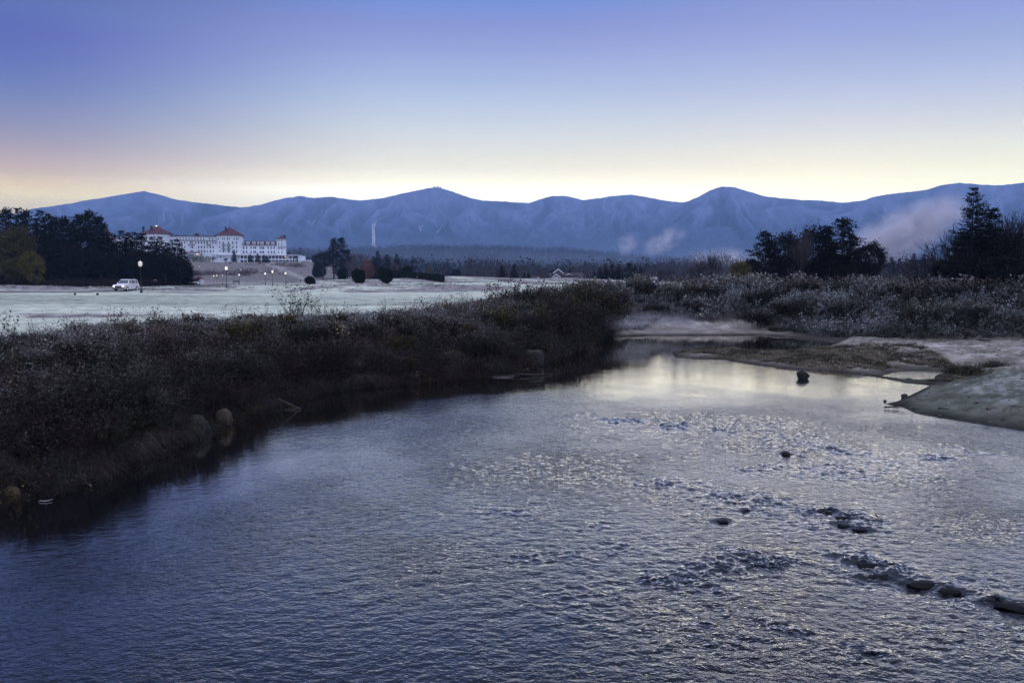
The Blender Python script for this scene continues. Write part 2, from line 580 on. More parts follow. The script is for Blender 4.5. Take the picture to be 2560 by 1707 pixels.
# ------------------------------------------------------------------ water
def build_water():
    az = np.radians(np.linspace(-52, 50, 880))
    r = np.concatenate([np.linspace(1.0, 6, 6)[:-1], np.exp(np.linspace(math.log(6), math.log(82), 760))])
    A, R = np.meshgrid(az, r)
    X = R * np.sin(A)
    Y = R * np.cos(A)
    d, dl, dr = shore(X, Y)
    dep = -d
    rng = np.random.default_rng(11)
    Z = np.zeros_like(X)
    # riffle strength: strongest over the stony shoal that runs down the right side
    rif = np.zeros_like(X)
    for px, py, a, s in [(2000, 1110, 1, 3.2), (2080, 1180, 1.0, 2.6), (1880, 1260, .9, 2.6), (2200, 1160, .8, 3.0), (2050, 1310, .9, 2.2), (2200, 1430, 1.0, 1.6), (2380, 1480, 1.0, 1.5), (1750, 1440, .8, 1.8), (1900, 1060, .8, 3.5),
                         (1650, 1060, .6, 4), (1650, 1360, .5, 2.2), (1480, 1500, .6, 1.8), (1800, 1600, .5, 1.6), (2350, 1590, .6, 1.5), (1250, 1350, .35, 2.5), (1000, 980, .5, 3.0), (2500, 1330, .5, 2.5), (1350, 1170, .35, 4.0)]:
        hx, hy = G(px, py)
        rif = np.maximum(rif, .75 * a * np.exp(-((X - hx) / s / .7) ** 2 - ((Y - hy) / s / .6) ** 2))
    # the broken current runs in slanting lines over the shoal
    for line, wd_, a in [([(1520, 1050), (1720, 1062), (1900, 1085), (2060, 1115), (2180, 1160)], 1.1, 1.0), ([(1880, 1170), (2060, 1180), (2200, 1150), (2420, 1135)], .8, .9), ([(1700, 1225), (1850, 1262), (2080, 1282), (2160, 1325)], .8, 1.0),
                         ([(1780, 1380), (1960, 1400), (2165, 1408), (2330, 1460), (2480, 1500), (2700, 1560)], .55, 1.15), ([(1490, 1470), (1620, 1445), (1780, 1438), (1930, 1436)], .6, .95), ([(1900, 1560), (2060, 1600), (2180, 1640)], .45, .7),
                         ([(960, 985), (1130, 990), (1300, 1000)], 1.3, .55), ([(1180, 1250), (1330, 1290), (1500, 1300)], .8, .5), ([(1350, 1400), (1480, 1380), (1640, 1365)], .6, .6)]:
        dd_ = seg_dist(X + .35 * fbm(X * .8, Y * .8, 2), Y + .5 * fbm(X * .6 + 7, Y * .6, 2), [G(*q) for q in line])
        pt_ = np.clip(.55 + 1.1 * fbm(X * .7 + wd_ * 9, Y * .7, 2),   .32, 1.15)
        rif = np.maximum(rif, a * pt_ * np.maximum(np.exp(-(dd_ / wd_ / 1.15) ** 2), .62 * np.exp(-(dd_ / wd_ / 2.4) ** 2)))
    calm = sm(26, 36, Y)
    patch = .65 + .6 * fbm(X * .22, Y * .22, 3)
    base = (.30 + .95 * rif) * np.clip(patch, .25, 1.6) * (1 - .93 * calm) * sm(0.0, 1.2, dep)
    base = np.maximum(base, .02)
    shel = .08 + .92 * sm(1.5, 8.5, dl + 1.2 * fbm(X * .3, Y * .3, 2))
    base = base * shel
    flow = math.radians(-72)          # crests lie across the current
    for i in range(64):
        wl = .10 * (.75 / .10) ** rng.random()
        th = flow + rng.normal() * (.75 if wl < .8 else .5)
        k = 2 * PI / wl
        ph = rng.random() * 6.28
        amp = .0031 * wl ** .92
        cells = np.maximum(R * 0.002, .0035 * R)
        fade = sm(1.6, 3.5, wl / (cells + 1e-6))
        ww = fbm(X * .35 + i * 3.1, Y * .35 - i * 1.7, 1)
        arg = k * (X * math.cos(th) + Y * math.sin(th)) + ph + 2.2 * ww
        s = np.sin(arg)
        Z += amp * fade * (s + .35 * np.cos(2 * arg)) * (1 + .9 * ww)
    Z *= base * 1.7
    # short choppy lumps where the stones break the flow
    rn = fbm(X * 2.4 + .9 * Y, Y * 4.4, 4)
    Z += .058 * rif ** 1.5 * (1 - np.abs(rn)) ** 3 * (1 - calm) * sm(0, 1, dep)
    for px, py, w, h in RIFFLE_ROCKS:
        hx, hy = G(px, py)
        s = w / F * hy * .6
        Z += .05 * np.exp(-((X - hx) / (s * 1.3)) ** 2 - ((Y - hy - s * .5) / (s * .9)) ** 2)
        Z -= .03 * np.exp(-((X - hx) / (s * 1.6)) ** 2 - ((Y - hy + s * 1.1) / (s * .9)) ** 2)
    keep_v = d < 1.6
    pud = inside(X, Y, PUD) | (seg_dist(X, Y, PUD + PUD[:1]) < 1.0)
    Z = np.where(pud, 0.0, Z)
    nr, na = X.shape
    V = np.stack([X, Y, Z], -1).reshape(-1, 3)
    idx = np.arange(nr * na).reshape(nr, na)
    Q = np.stack([idx[:-1, :-1], idx[:-1, 1:], idx[1:, 1:], idx[1:, :-1]], -1).reshape(-1, 4)[:, ::-1]
    k = ((keep_v | pud)[:-1, :-1]).ravel()
    Q = Q[k]
    u, inv = np.unique(Q, return_inverse=True)
    chop = np.clip(shel * (.72 + .70 * rif) * np.clip(patch, .45, 1.4) * (1 - .80 * calm) * (1 - .88 * sm(46, 53, Y)), .015, 1.6).reshape(-1)[u]
    me = mesh_np('water', V[u], inv.reshape(-1, 4), None, np.repeat(chop[:, None], 3, 1), True)
    m = bpy.data.materials.new('river_water')
    nt, N, Lk, b = nodes(m)
    b.inputs['Base Color'].default_value = (.003, .004, .007, 1)
    b.inputs['Roughness'].default_value = .6
    b.inputs['Specular IOR Level'].default_value = 0
    g = N.new('ShaderNodeNewGeometry')

    def layer(scale, sx, sy, rot, det, dist):
        mp = N.new('ShaderNodeMapping')
        mp.inputs['Rotation'].default_value = (0, 0, rot)
        mp.inputs['Scale'].default_value = (sx, sy, 1)
        Lk.new(g.outputs['Position'], mp.inputs['Vector'])
        n = N.new('ShaderNodeTexNoise')
        n.inputs['Scale'].default_value = scale
        n.inputs['Detail'].default_value = det
        n.inputs['Distortion'].default_value = dist
        Lk.new(mp.outputs['Vector'], n.inputs['Vector'])
        return n.outputs['Fac']
    f1 = layer(3.0, .62, 1.0, .22, 4, .8)
    f2 = layer(8.5, .66, 1.0, -.25, 3, .5)
    f3 = layer(21.0, .75, 1.0, .1, 2, .2)
    ca = N.new('ShaderNodeAttribute')
    ca.attribute_name = 'tint'
    prev = None
    for f, dist in ((f1, .046), (f2, .050), (f3, .017)):
        bp = N.new('ShaderNodeBump')
        bp.inputs['Distance'].default_value = dist
        Lk.new(ca.outputs['Fac'], bp.inputs['Strength'])
        Lk.new(f, bp.inputs['Height'])
        if prev:
            Lk.new(prev, bp.inputs['Normal'])
        prev = bp.outputs['Normal']
    Lk.new(prev, b.inputs['Normal'])
    # reflectance rises toward grazing view, as on any water
    lw = N.new('ShaderNodeLayerWeight')
    lw.inputs['Blend'].default_value = .5
    Lk.new(prev, lw.inputs['Normal'])
    pw = N.new('ShaderNodeMath')
    pw.operation = 'POWER'
    pw.inputs[1].default_value = 2.6
    Lk.new(lw.outputs['Facing'], pw.inputs[0])
    ml = N.new('ShaderNodeMath')
    ml.operation = 'MULTIPLY_ADD'
    ml.use_clamp = True
    ml.inputs[1].default_value = 1.42
    ml.inputs[2].default_value = -.055
    Lk.new(pw.outputs[0], ml.inputs[0])
    gl = N.new('ShaderNodeBsdfGlossy')
    gl.inputs['Roughness'].default_value = .04
    gl.inputs['Color'].default_value = (.97, .945, .89, 1)
    Lk.new(prev, gl.inputs['Normal'])
    ms = N.new('ShaderNodeMixShader')
    Lk.new(ml.outputs[0], ms.inputs[0])
    Lk.new(b.outputs[0], ms.inputs[1])
    Lk.new(gl.outputs[0], ms.inputs[2])
    Lk.new(ms.outputs[0], N['Material Output'].inputs['Surface'])
    me.materials.append(m)
    tag(link('water', me), kind='structure')


build_water()

# ------------------------------------------------------------------ mountains
RIDGE = [(-900, 505), (-400, 500), (-100, 500), (40, 490), (75, 480), (130, 472), (165, 467), (200, 460), (250, 452), (290, 446), (330, 439), (365, 447), (400, 458), (450, 465), (500, 471), (560, 477), (600, 470), (650, 456),
         (690, 450), (720, 455), (760, 452), (800, 458), (830, 461), (880, 455), (930, 443), (960, 437), (990, 431), (1010, 431), (1040, 440), (1080, 455), (1110, 461), (1150, 463), (1215, 467), (1240, 458), (1270, 450),
         (1300, 450), (1340, 460), (1380, 455), (1420, 449), (1450, 447), (1480, 452), (1520, 460), (1570, 466), (1600, 455), (1630, 438), (1655, 429), (1680, 429), (1720, 440), (1760, 452), (1810, 457), (1850, 460),
         (1890, 461), (1940, 466), (1985, 460), (2010, 451), (2060, 444), (2100, 440), (2130, 436), (2160, 426), (2200, 420), (2240, 423), (2300, 426), (2352, 420), (2450, 415), (2700, 440), (3300, 470)]


def build_mountains():
    rx = np.array([p[0] * 1.0884 for p in RIDGE])
    ry = np.array([p[1] * 1.0884 for p in RIDGE])
    # pixel -> azimuth and elevation tangent
    u = (rx - 1280) / F
    v = (ry - 853.5) / F
    dy = CP - v * SP
    dz = -SP - v * CP
    raz = np.arctan2(u, dy)
    rel = dz / np.hypot(u, dy)
    az = np.concatenate([np.radians(np.linspace(-58, -36, 60)[:-1]), np.radians(np.linspace(-36, 36, 1000)), np.radians(np.linspace(36, 58, 60)[1:])])
    el = np.interp(az, raz, rel)
    # soften the traced corners a little, then add small natural roughness
    ker = np.array([1, 2, 3, 2, 1.0]) / 9
    el = np.convolve(np.pad(el, 2, 'edge'), ker, 'valid')
    el = el + .00045 * fbm(az * 160, az * 0 + 3.3, 4)
    r = np.linspace(2600, 8600, 260)
    A, R = np.meshgrid(az, r)
    rc = 6700 + 500 * pnoise(az * 5, az * 0 + 1.7)
    T = (R - 2600) / (rc[None] - 2600)
    Tc = np.clip(T, 0, 1)
    S = .25 * Tc + .75 * Tc ** 1.9
    wx = A * 26 + .9 * fbm(A * 9, R * .00094, 3)
    rid = 1 - np.abs(fbm(wx, R * .00035, 2)) * 1.7
    rid2 = 1 - np.abs(fbm(wx * 2.7 + 4, R * .0008 + 2, 3)) * 1.5
    env = Tc ** 1.2 * (1 - .95 * Tc ** 5)
    S = S + env * (.33 * (rid - .55) + .12 * (rid2 - .5) + .035 * fbm(wx * 6, R * .002, 3))
    # a nearer shoulder of low wooded hills
    S = S + .10 * np.exp(-((Tc - .22) / .10) ** 2) * (.5 + fbm(A * 7, A * 0 + 8, 2))
    S = S + .012 * fbm(A * 120, R * .005, 4) * env
    S = np.where(T > 1, S - 1.6 * (T - 1), S)
    Z = S * R
    ratio = Z / R
    tanel = el
    H = 62 / R
    mx = ratio.max(0)
    Z = Z * (tanel / mx)[None] + 5 * (Tc > .05)
    Z = Z + 40 * sm(0, .08, 1 - Tc) * sm(0, .05, Tc) * 0
    Z = np.where(T < .02, Z - 30, Z)
    X = R * np.sin(A)
    Y = R * np.cos(A)
    # alpine zone: frosted krummholz and rock; below it dark woods; blue haze is tinted into both colours
    alt = Z + 70 * fbm(A * 40, R * .0019, 3)
    alp = sm(260, 600, alt + 190 * (rid - .5))
    gul = sm(.25, .75, 1.0 - np.abs(fbm(wx * 2.2 + 9, R * .0005, 3)) * 6) * sm(220, 480, alt) * .5
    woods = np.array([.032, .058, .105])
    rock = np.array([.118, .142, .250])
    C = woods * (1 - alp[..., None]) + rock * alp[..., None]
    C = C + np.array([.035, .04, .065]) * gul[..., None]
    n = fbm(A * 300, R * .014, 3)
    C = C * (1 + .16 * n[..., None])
    C = C * np.clip(.80 + .28 * rid + .18 * (rid2 - .5) + .22 * fbm(A * 130, R * .006, 3), .5, 1.5)[..., None]  # fold shading put into the colour: crests lighter, ravines darker
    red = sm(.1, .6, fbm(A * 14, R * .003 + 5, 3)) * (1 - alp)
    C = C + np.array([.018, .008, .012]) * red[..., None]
    nr, na = X.shape
    V = np.stack([X, Y, Z], -1).reshape(-1, 3)
    idx = np.arange(nr * na).reshape(nr, na)
    Q = np.stack([idx[:-1, :-1], idx[:-1, 1:], idx[1:, 1:], idx[1:, :-1]], -1).reshape(-1, 4)[:, ::-1]
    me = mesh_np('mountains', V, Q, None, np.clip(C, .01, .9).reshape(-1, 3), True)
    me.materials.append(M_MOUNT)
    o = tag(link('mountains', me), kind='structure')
    return BVHTree.FromPolygons([tuple(p) for p in V], [tuple(q) for q in Q])


MBVH = build_mountains()


def mhit(px, py):
    d = Vector(ray(px, py)).normalized()
    h = MBVH.ray_cast(Vector(CAM), d)
    return h[0], h[3]


def ski_trail(pts, wpx):
    mb = MB()
    L, R_ = [], []
    for (x0, y0), (x1, y1) in zip(pts[:-1], pts[1:]):
        for k in range(8):
            t = k / 8
            x, y = x0 + (x1 - x0) * t, y0 + (y1 - y0) * t
            w = wpx * (.8 + .4 * random.random())
            a, _ = mhit(x - w / 2, y)
            b, _ = mhit(x + w / 2, y)
            if a and b:
                L.append(np.array(a) * .994)
                R_.append(np.array(b) * .994)
    n = len(L)
    V = np.array(L + R_)
    Q = [(i, i + 1, n + i + 1, n + i) for i in range(n - 1)]
    mb.add(V, Q, None, (.75, .75, .8))
    tag(mb.build('ski_trail', M_MOUNT, smooth=True), kind='structure')


ski_trail([(932, 560), (931, 568), (931.5, 590), (932, 618), (936, 626)], 2.4)
ski_trail([(937.5, 556), (935.5, 570), (936.5, 592), (937, 612), (940, 627)], 2.2)
ski_trail([(934, 570), (934.3, 592), (934.5, 616)], 1.2)
for p, w in [([(1045, 566), (1052, 574), (1049, 580)], 2.0), ([(1106, 563), (1098, 574), (1091, 584)], 2.2), ([(1058, 562), (1052, 570)], 1.4), ([(790, 548), (784, 556), (780, 562)], 2.0), ([(938, 556), (955, 545), (972, 538)], 1.3)]:
    ski_trail(p, w)

# ------------------------------------------------------------------ haze and sky
HAZE_TOP, HAZE_D = 860, 1.2e-4


def build_haze():
    mb = MB()
    mb.box(-9500, 9500, -60, 9200, -4, HAZE_TOP)
    m = bpy.data.materials.new('haze_air')
    m.use_nodes = True
    nt = m.node_tree
    nt.nodes.remove(nt.nodes['Principled BSDF'])
    v = nt.nodes.new('ShaderNodeVolumePrincipled')
    v.inputs['Color'].default_value = (.40, .63, 1.0, 1)
    v.inputs['Density'].default_value = HAZE_D
    v.inputs['Anisotropy'].default_value = 0.1
    nt.links.new(v.outputs['Volume'], nt.nodes['Material Output'].inputs['Volume'])
    tag(mb.build('haze', m), kind='stuff')


build_haze()

SUN_AZ, SUN_EL = math.radians(20), math.radians(4)
w = bpy.data.worlds.new('World')
sc.world = w
w.use_nodes = True
nt = w.node_tree
N, Lk = nt.nodes, nt.links
bg = N['Background']
out = N['World Output']
sky = N.new('ShaderNodeTexSky')
sky.sky_type = 'NISHITA'
sky.sun_disc = False
sky.sun_elevation = SUN_EL
sky.sun_rotation = SUN_AZ
sky.altitude = 500
tc = N.new('ShaderNodeTexCoord')
sp = N.new('ShaderNodeSeparateXYZ')
Lk.new(tc.outputs['Generated'], sp.inputs[0])


def lin(c):
    return np.array([((k / 255 + .055) / 1.055) ** 2.4 for k in c])


def ramp(col, cols, high):
    """sky colour by elevation; low stops are read down one column of sky, high ones are made up for fill light, values are linear radiance before the haze in front"""
    x = (1280, 0, 2560)[col]
    st = []
    for y, c in zip(SKY_Y, cols):
        d = ray(x, y)
        st.append((d[2] / np.linalg.norm(d), np.array(c)))
    st.append((0.0, lin((125, 120, 125))))
    st.sort(key=lambda q: q[0])
    st[0] = (0.0, lin((125, 120, 125)))
    st += [(math.sin(math.radians(e)), np.array(c)) for e, c in high]
    cr = N.new('ShaderNodeValToRGB')
    cr.color_ramp.interpolation = 'LINEAR'
    e = cr.color_ramp.elements
    while len(e) < len(st):
        e.new(0.5)
    for q, (p, c) in zip(e, st):
        q.position = p
        q.color = (*c, 1)
    Lk.new(sp.outputs['Z'], cr.inputs['Fac'])
    return cr


SKY_Y = [0, 65, 130, 195, 240, 293, 326, 358, 391, 423, 456, 482]
SKY = [[[0.1702, 0.2803, 0.711], [0.2745, 0.3129, 0.6767], [0.3582, 0.4138, 0.7362], [0.4782, 0.5633, 0.8079], [0.5993, 0.697, 0.8624], [0.7995, 0.8731, 0.9031], [0.9524, 0.9879, 0.9056], [1.1215, 1.1045, 0.9165], [1.3423, 1.2557, 0.9316], [1.5964, 1.4651, 1.0033], [2.0038, 1.8309, 1.1708], [2.2309, 2.0867, 1.3113]], [[0.0858, 0.1166, 0.3868], [0.0857, 0.0876, 0.4096], [0.102, 0.1141, 0.4186], [0.1495, 0.1719, 0.4282], [0.2185, 0.2262, 0.4225], [0.3421, 0.305, 0.4133], [0.4713, 0.372, 0.3774], [0.6295, 0.4569, 0.3655], [0.8674, 0.5932, 0.3479], [1.133, 0.7713, 0.3393], [1.6497, 1.18, 0.342], [1.9821, 1.4741, 0.3687]], [[0.2997, 0.376, 0.7489], [0.3682, 0.4522, 0.7453], [0.4655, 0.5475, 0.7966], [0.6218, 0.6944, 0.8602], [0.7727, 0.8207, 0.8697], [1.0006, 1.0157, 0.8982], [1.1886, 1.1718, 0.9233], [1.3908, 1.3485, 0.9547], [1.6332, 1.5625, 0.9929], [1.952, 1.8605, 1.0883], [2.1428, 2.0399, 1.1643], [2.2939, 2.1944, 1.2519]]]
for c_, g_ in ((0, 1.3), (1, 1.1), (2, 1.3)):   # the dawn glow is brightest right on the ridge
    SKY[c_][-1] = [q * g_ * w_ for q, w_ in zip(SKY[c_][-1], (.96, 1.0, 1.2))]
    SKY[c_][-2] = [q * (1 + (g_ - 1) * .3) for q in SKY[c_][-2]]
HIGH = [(26, (.085, .11, .24)), (42, (.08, .10, .20)), (56, (.6, .66, 1.0)), (72, (2.0, 2.1, 2.8)), (90, (2.0, 2.1, 2.8))]  # unseen upper sky, made up: dark band for the water, bright zenith as fill
HIGHL = [(25, (.035, .055, .14)), (42, (.03, .042, .10)), (56, (.5, .56, .9)), (72, (2.0, 2.1, 2.8)), (90, (2.0, 2.1, 2.8))]  # same made-up band and zenith fill, darker on the left
rl = ramp(1, SKY[1], HIGHL)
rm_ = ramp(0, SKY[0], HIGH)
rr = ramp(2, SKY[2], HIGH)
rb = N.new('ShaderNodeValToRGB')  # unseen rear sky, made up bright as fill light
e_ = rb.color_ramp.elements
while len(e_) < 6:
    e_.new(.5)
for q, (dg, c_) in zip(e_, [(0, (.28, .28, .40)), (6, (.44, .46, .68)), (14, (.5, .53, .80)), (27, (.75, .82, 1.2)), (45, (1.1, 1.18, 1.6)), (90, (2.0, 2.1, 2.8))]):
    q.position = math.sin(math.radians(dg))
    q.color = (*c_, 1)
Lk.new(sp.outputs['Z'], rb.inputs['Fac'])
at = N.new('ShaderNodeMath')
at.operation = 'ARCTAN2'
Lk.new(sp.outputs['X'], at.inputs[0])
Lk.new(sp.outputs['Y'], at.inputs[1])


def azfac(a, b):
    m = N.new('ShaderNodeMapRange')
    m.interpolation_type = 'SMOOTHSTEP'
    m.inputs['From Min'].default_value = math.radians(a)
    m.inputs['From Max'].default_value = math.radians(b)
    Lk.new(at.outputs[0], m.inputs['Value'])
    return m.outputs['Result']


def mix(f, a, b):
    x = N.new('ShaderNodeMix')
    x.data_type = 'RGBA'
    Lk.new(f, x.inputs['Factor'])
    Lk.new(a, x.inputs[6])
    Lk.new(b, x.inputs[7])
    return x.outputs[2]


c = mix(azfac(-33, -6), rl.outputs['Color'], rm_.outputs['Color'])
c = mix(azfac(0, 33), c, rr.outputs['Color'])
c = mix(azfac(60, 130), c, rb.outputs['Color'])
c = mix(azfac(-60, -130), c, rb.outputs['Color'])
# faint streaky unevenness of the dawn sky
mp = N.new('ShaderNodeMapping')
mp.inputs['Scale'].default_value = (1.2, 1.2, 7)
mp.inputs['Rotation'].default_value = (0, math.radians(-9), 0)
Lk.new(tc.outputs['Generated'], mp.inputs['Vector'])
nz = N.new('ShaderNodeTexNoise')
nz.inputs['Scale'].default_value = 1.6
nz.inputs['Detail'].default_value = 3
Lk.new(mp.outputs['Vector'], nz.inputs['Vector'])
mr = N.new('ShaderNodeMapRange')
mr.inputs['To Min'].default_value = .93
mr.inputs['To Max'].default_value = 1.07
Lk.new(nz.outputs['Fac'], mr.inputs['Value'])
vm = N.new('ShaderNodeVectorMath')
vm.operation = 'SCALE'
Lk.new(c, vm.inputs[0])
Lk.new(mr.outputs['Result'], vm.inputs['Scale'])
Lk.new(vm.outputs['Vector'], bg.inputs['Color'])
bg.inputs['Strength'].default_value = 1.0
bg2 = N.new('ShaderNodeBackground')
bg2.inputs['Strength'].default_value = 0.01
Lk.new(sky.outputs['Color'], bg2.inputs['Color'])
ad = N.new('ShaderNodeAddShader')
Lk.new(bg.outputs[0], ad.inputs[0])
Lk.new(bg2.outputs[0], ad.inputs[1])
Lk.new(ad.outputs[0], out.inputs['Surface'])

sd = bpy.data.lights.new('sun', 'SUN')
sd.energy = 0.06
sd.angle = math.radians(30)
sd.color = (1.0, .86, .68)
so = bpy.data.objects.new('sun', sd)
COL.objects.link(so)
so.location = (50, 100, 60)
dv = Vector((math.sin(SUN_AZ) * math.cos(math.radians(8)), math.cos(SUN_AZ) * math.cos(math.radians(8)), math.sin(math.radians(8))))
so.rotation_euler = dv.to_track_quat('Z', 'Y').to_euler()

vs = sc.view_settings
vs.view_transform = 'Standard'
vs.look = 'None'
vs.exposure = 0
vs.gamma = 1
sc.cycles.volume_bounces = 1
sc.cycles.max_bounces = 5
sc.cycles.use_denoising = True
sc.cycles.denoising_input_passes = 'RGB_ALBEDO_NORMAL'
sc.cycles.denoising_prefilter = 'ACCURATE'

# ================================================================== vegetation prototypes (10 m tall, at the origin)
def rnd(a, b):
    return random.uniform(a, b)


def unit(v):
    return v / (np.linalg.norm(v, axis=-1, keepdims=True) + 1e-9)


DARK = np.array([.0068, .0078, .0062])


def spruce(seed, R=2.2, levels=26, per=9, tuft=8, wr=.42, col=DARK, low=.04, droop=.28, dense=2, size=.34, power=.8):
    rng = np.random.default_rng(seed)
    mb = MB()
    H = 10.0
    P, D, L, W = [], [], [], []
    for i in range(levels):
        t = low + (1 - low) * (i / (levels - 1)) ** .92
        lr = R * (1 - t) ** power * rng.uniform(.72, 1.12) + .10
        n = max(4, int(per * (1 - .45 * t)))
        for k in range(n):
            th = k * 2 * PI / n + rng.uniform(-.35, .35) + i * 1.7
            bl = lr * rng.uniform(.6, 1.12)
            dirh = np.array([math.cos(th), math.sin(th), 0])
            side = np.array([-math.sin(th), math.cos(th), 0])
            m = max(3, int(tuft * (.35 + .65 * bl / R)))
            s = np.linspace(.12, 1, m)
            up = .55 * t - droop * (1 - t)
            base = dirh[None] * (s * bl)[:, None]
            base[:, 2] = min(.985, max(0, t + rng.normal(0, .014))) * H + bl * (up * s * .55 + .16 * s ** 2.5) + rng.normal(0, .03, m)
            for q in range(dense):
                sg = 1 if q % 2 else -1
                P.append(base + rng.normal(0, .04, (m, 3)))
                dd = dirh[None] * rng.uniform(.5, 1.0, (m, 1)) + side[None] * sg * rng.uniform(.2, .9, (m, 1)) * (1.15 - s)[:, None] + np.array([[0, 0, 1]]) * rng.uniform(-.4, .15, (m, 1))
                D.append(dd)
                ll = size * (.55 + .9 * (bl / R)) * rng.uniform(.7, 1.3, m) * (1.15 - .45 * s)
                L.append(ll)
                W.append(ll * wr)
    P, D, L, W = map(np.concatenate, (P, D, L, W))
    c = col[None] * rng.uniform(.6, 1.5, (len(P), 1))
    mb.leaves(P, D, L, W, c, rng)
    tr = MB()
    tr.tube([(0, 0, -.3), (0.02, 0, 3), (-.02, .02, 7), (0, 0, 10)], [.17, .13, .07, .015], 7, (.035, .03, .028))
    return mb.mesh('crown', M_LEAF), tr.mesh('trunk', M_BARK, True)


def limb(tr, p, q, r0, r1, col, sides=5, wob=.08, n=4):
    p, q = np.array(p, float), np.array(q, float)
    s = np.linspace(0, 1, n)
    l = np.linalg.norm(q - p)
    P = p + (q - p) * s[:, None] + np.array([[rnd(-1, 1) * wob * l * math.sin(PI * a), rnd(-1, 1) * wob * l * math.sin(PI * a), .06 * l * math.sin(PI * a)] for a in s])
    tr.tube(P, r0 + (r1 - r0) * s, sides, col)
    return P


def pine(seed, R=2.6, low=.28, nb=34, clump=26, col=DARK, csize=.62, fork=False, tops=1):
    """white pine: uneven tiers of level limbs with needle clumps, sky between them"""
    rng = np.random.default_rng(seed)
    random.seed(seed)
    mb, tr = MB(), MB()
    bark = (.04, .034, .032)
    tr.tube([(0, 0, -.3), (.06, .03, 3), (-.05, .0, 6.5), (.02, 0, 9.8)], [.2, .16, .09, .02], 7, bark)
    C = []
    for i in range(nb):
        t = low + (1 - low) * (i + rng.uniform(0, .8)) / nb
        prof = min(1, (1 - t) * 2.3 + .12) * (.55 + .45 * min(1, (t - low) / .18 + .35))
        bl = R * prof * rng.uniform(.45, 1.15)
        th = i * 2.4 + rng.uniform(-.5, .5)
        q = np.array([math.cos(th) * bl, math.sin(th) * bl, t * 9.8 + bl * rng.uniform(.02, .32)])
        P = limb(tr, (0, 0, t * 9.8 - .2), q, .05, .012, bark, 4, .05)
        for s in np.linspace(.35, 1, max(2, int(bl / .5))):
            C.append(P[0] + (q - P[0]) * s + rng.normal(0, .12, 3))
    C.append(np.array([0, 0, 9.75]))
    C.append(np.array([0.03, 0, 9.4]))
    C = np.array(C)
    Pq = np.repeat(C, clump, axis=0)
    dd = rng.normal(size=(len(Pq), 3)) * np.array([1, 1, .55]) + np.array([0, 0, .25])
    Pq = Pq + rng.normal(0, 1, Pq.shape) * np.array([.26, .26, .09]) * csize / .62
    ll = csize * rng.uniform(.4, 1.0, len(Pq))
    c = np.repeat(col[None] * rng.uniform(.6, 1.5, (len(C), 1)), clump, axis=0) * rng.uniform(.7, 1.3, (len(Pq), 1))
    mb.leaves(Pq, dd, ll, ll * .28, c, rng)
    return mb.mesh('crown', M_LEAF), tr.mesh('trunk', M_BARK, True)


def grow(tr, p, d, l, r, lev, rng, tips, col, spread=.6, upw=.12, kids=(3, 5), minr=.008, sides=5):
    q = p + d * l
    n = 3
    s = np.linspace(0, 1, n + 1)
    perp = unit(np.cross(d, rng.normal(size=3)))
    P = p + (q - p) * s[:, None] + perp[None] * (np.sin(s * PI) * l * .06)[:, None]
    tr.tube(P, r + (r * .55 - r) * s, sides if lev > 1 else 3, col, cap=False)
    if lev == 0:
        tips.append((q, d))
        return
    k = int(rng.integers(kids[0], kids[1] + 1))
    for i in range(k):
        f = rng.uniform(.35, 1) if i else 1.0
        nd = unit(d + rng.normal(size=3) * spread + np.array([0, 0, upw]))
        grow(tr, p + (q - p) * f, nd, l * rng.uniform(.55, .85), max(minr, r * (.6 if i == 0 else .45)), lev - 1, rng, tips, col, spread, upw, kids, minr, sides)


def bare(seed, stems=3, lev=4, col=(.026, .023, .024), spread=.42, upw=.22, minr=.018, base=.11, trunkcol=None):
    rng = np.random.default_rng(seed)
    mb, tr = MB(), MB()
    tips = []
    for s in range(stems):
        d = unit(np.array([rng.normal() * .22, rng.normal() * .22, 1]))
        p = np.array([rng.normal() * .25, rng.normal() * .25, -.2])
        b = p + d * 3
        tr.tube([p, (p + b) / 2 + rng.normal(0, .06, 3), b], [base, base * .85, base * .7], 6, trunkcol or col)
        for i in range(5):
            f = rng.uniform(.35, 1)
            grow(mb, p + (b - p) * f, unit(d + rng.normal(size=3) * spread + np.array([0, 0, upw])), rng.uniform(1.8, 2.6), base * .5, lev - 1, rng, tips, col, spread, upw, (3, 4), minr)
    V = np.concatenate(mb.V)
    k = 10.0 / V[:, 2].max()
    mb.V = [v * k for v in mb.V]
    tr.V = [v * k for v in tr.V]
    return mb.mesh('crown', M_BARK), tr.mesh('trunk', M_BARK, True)


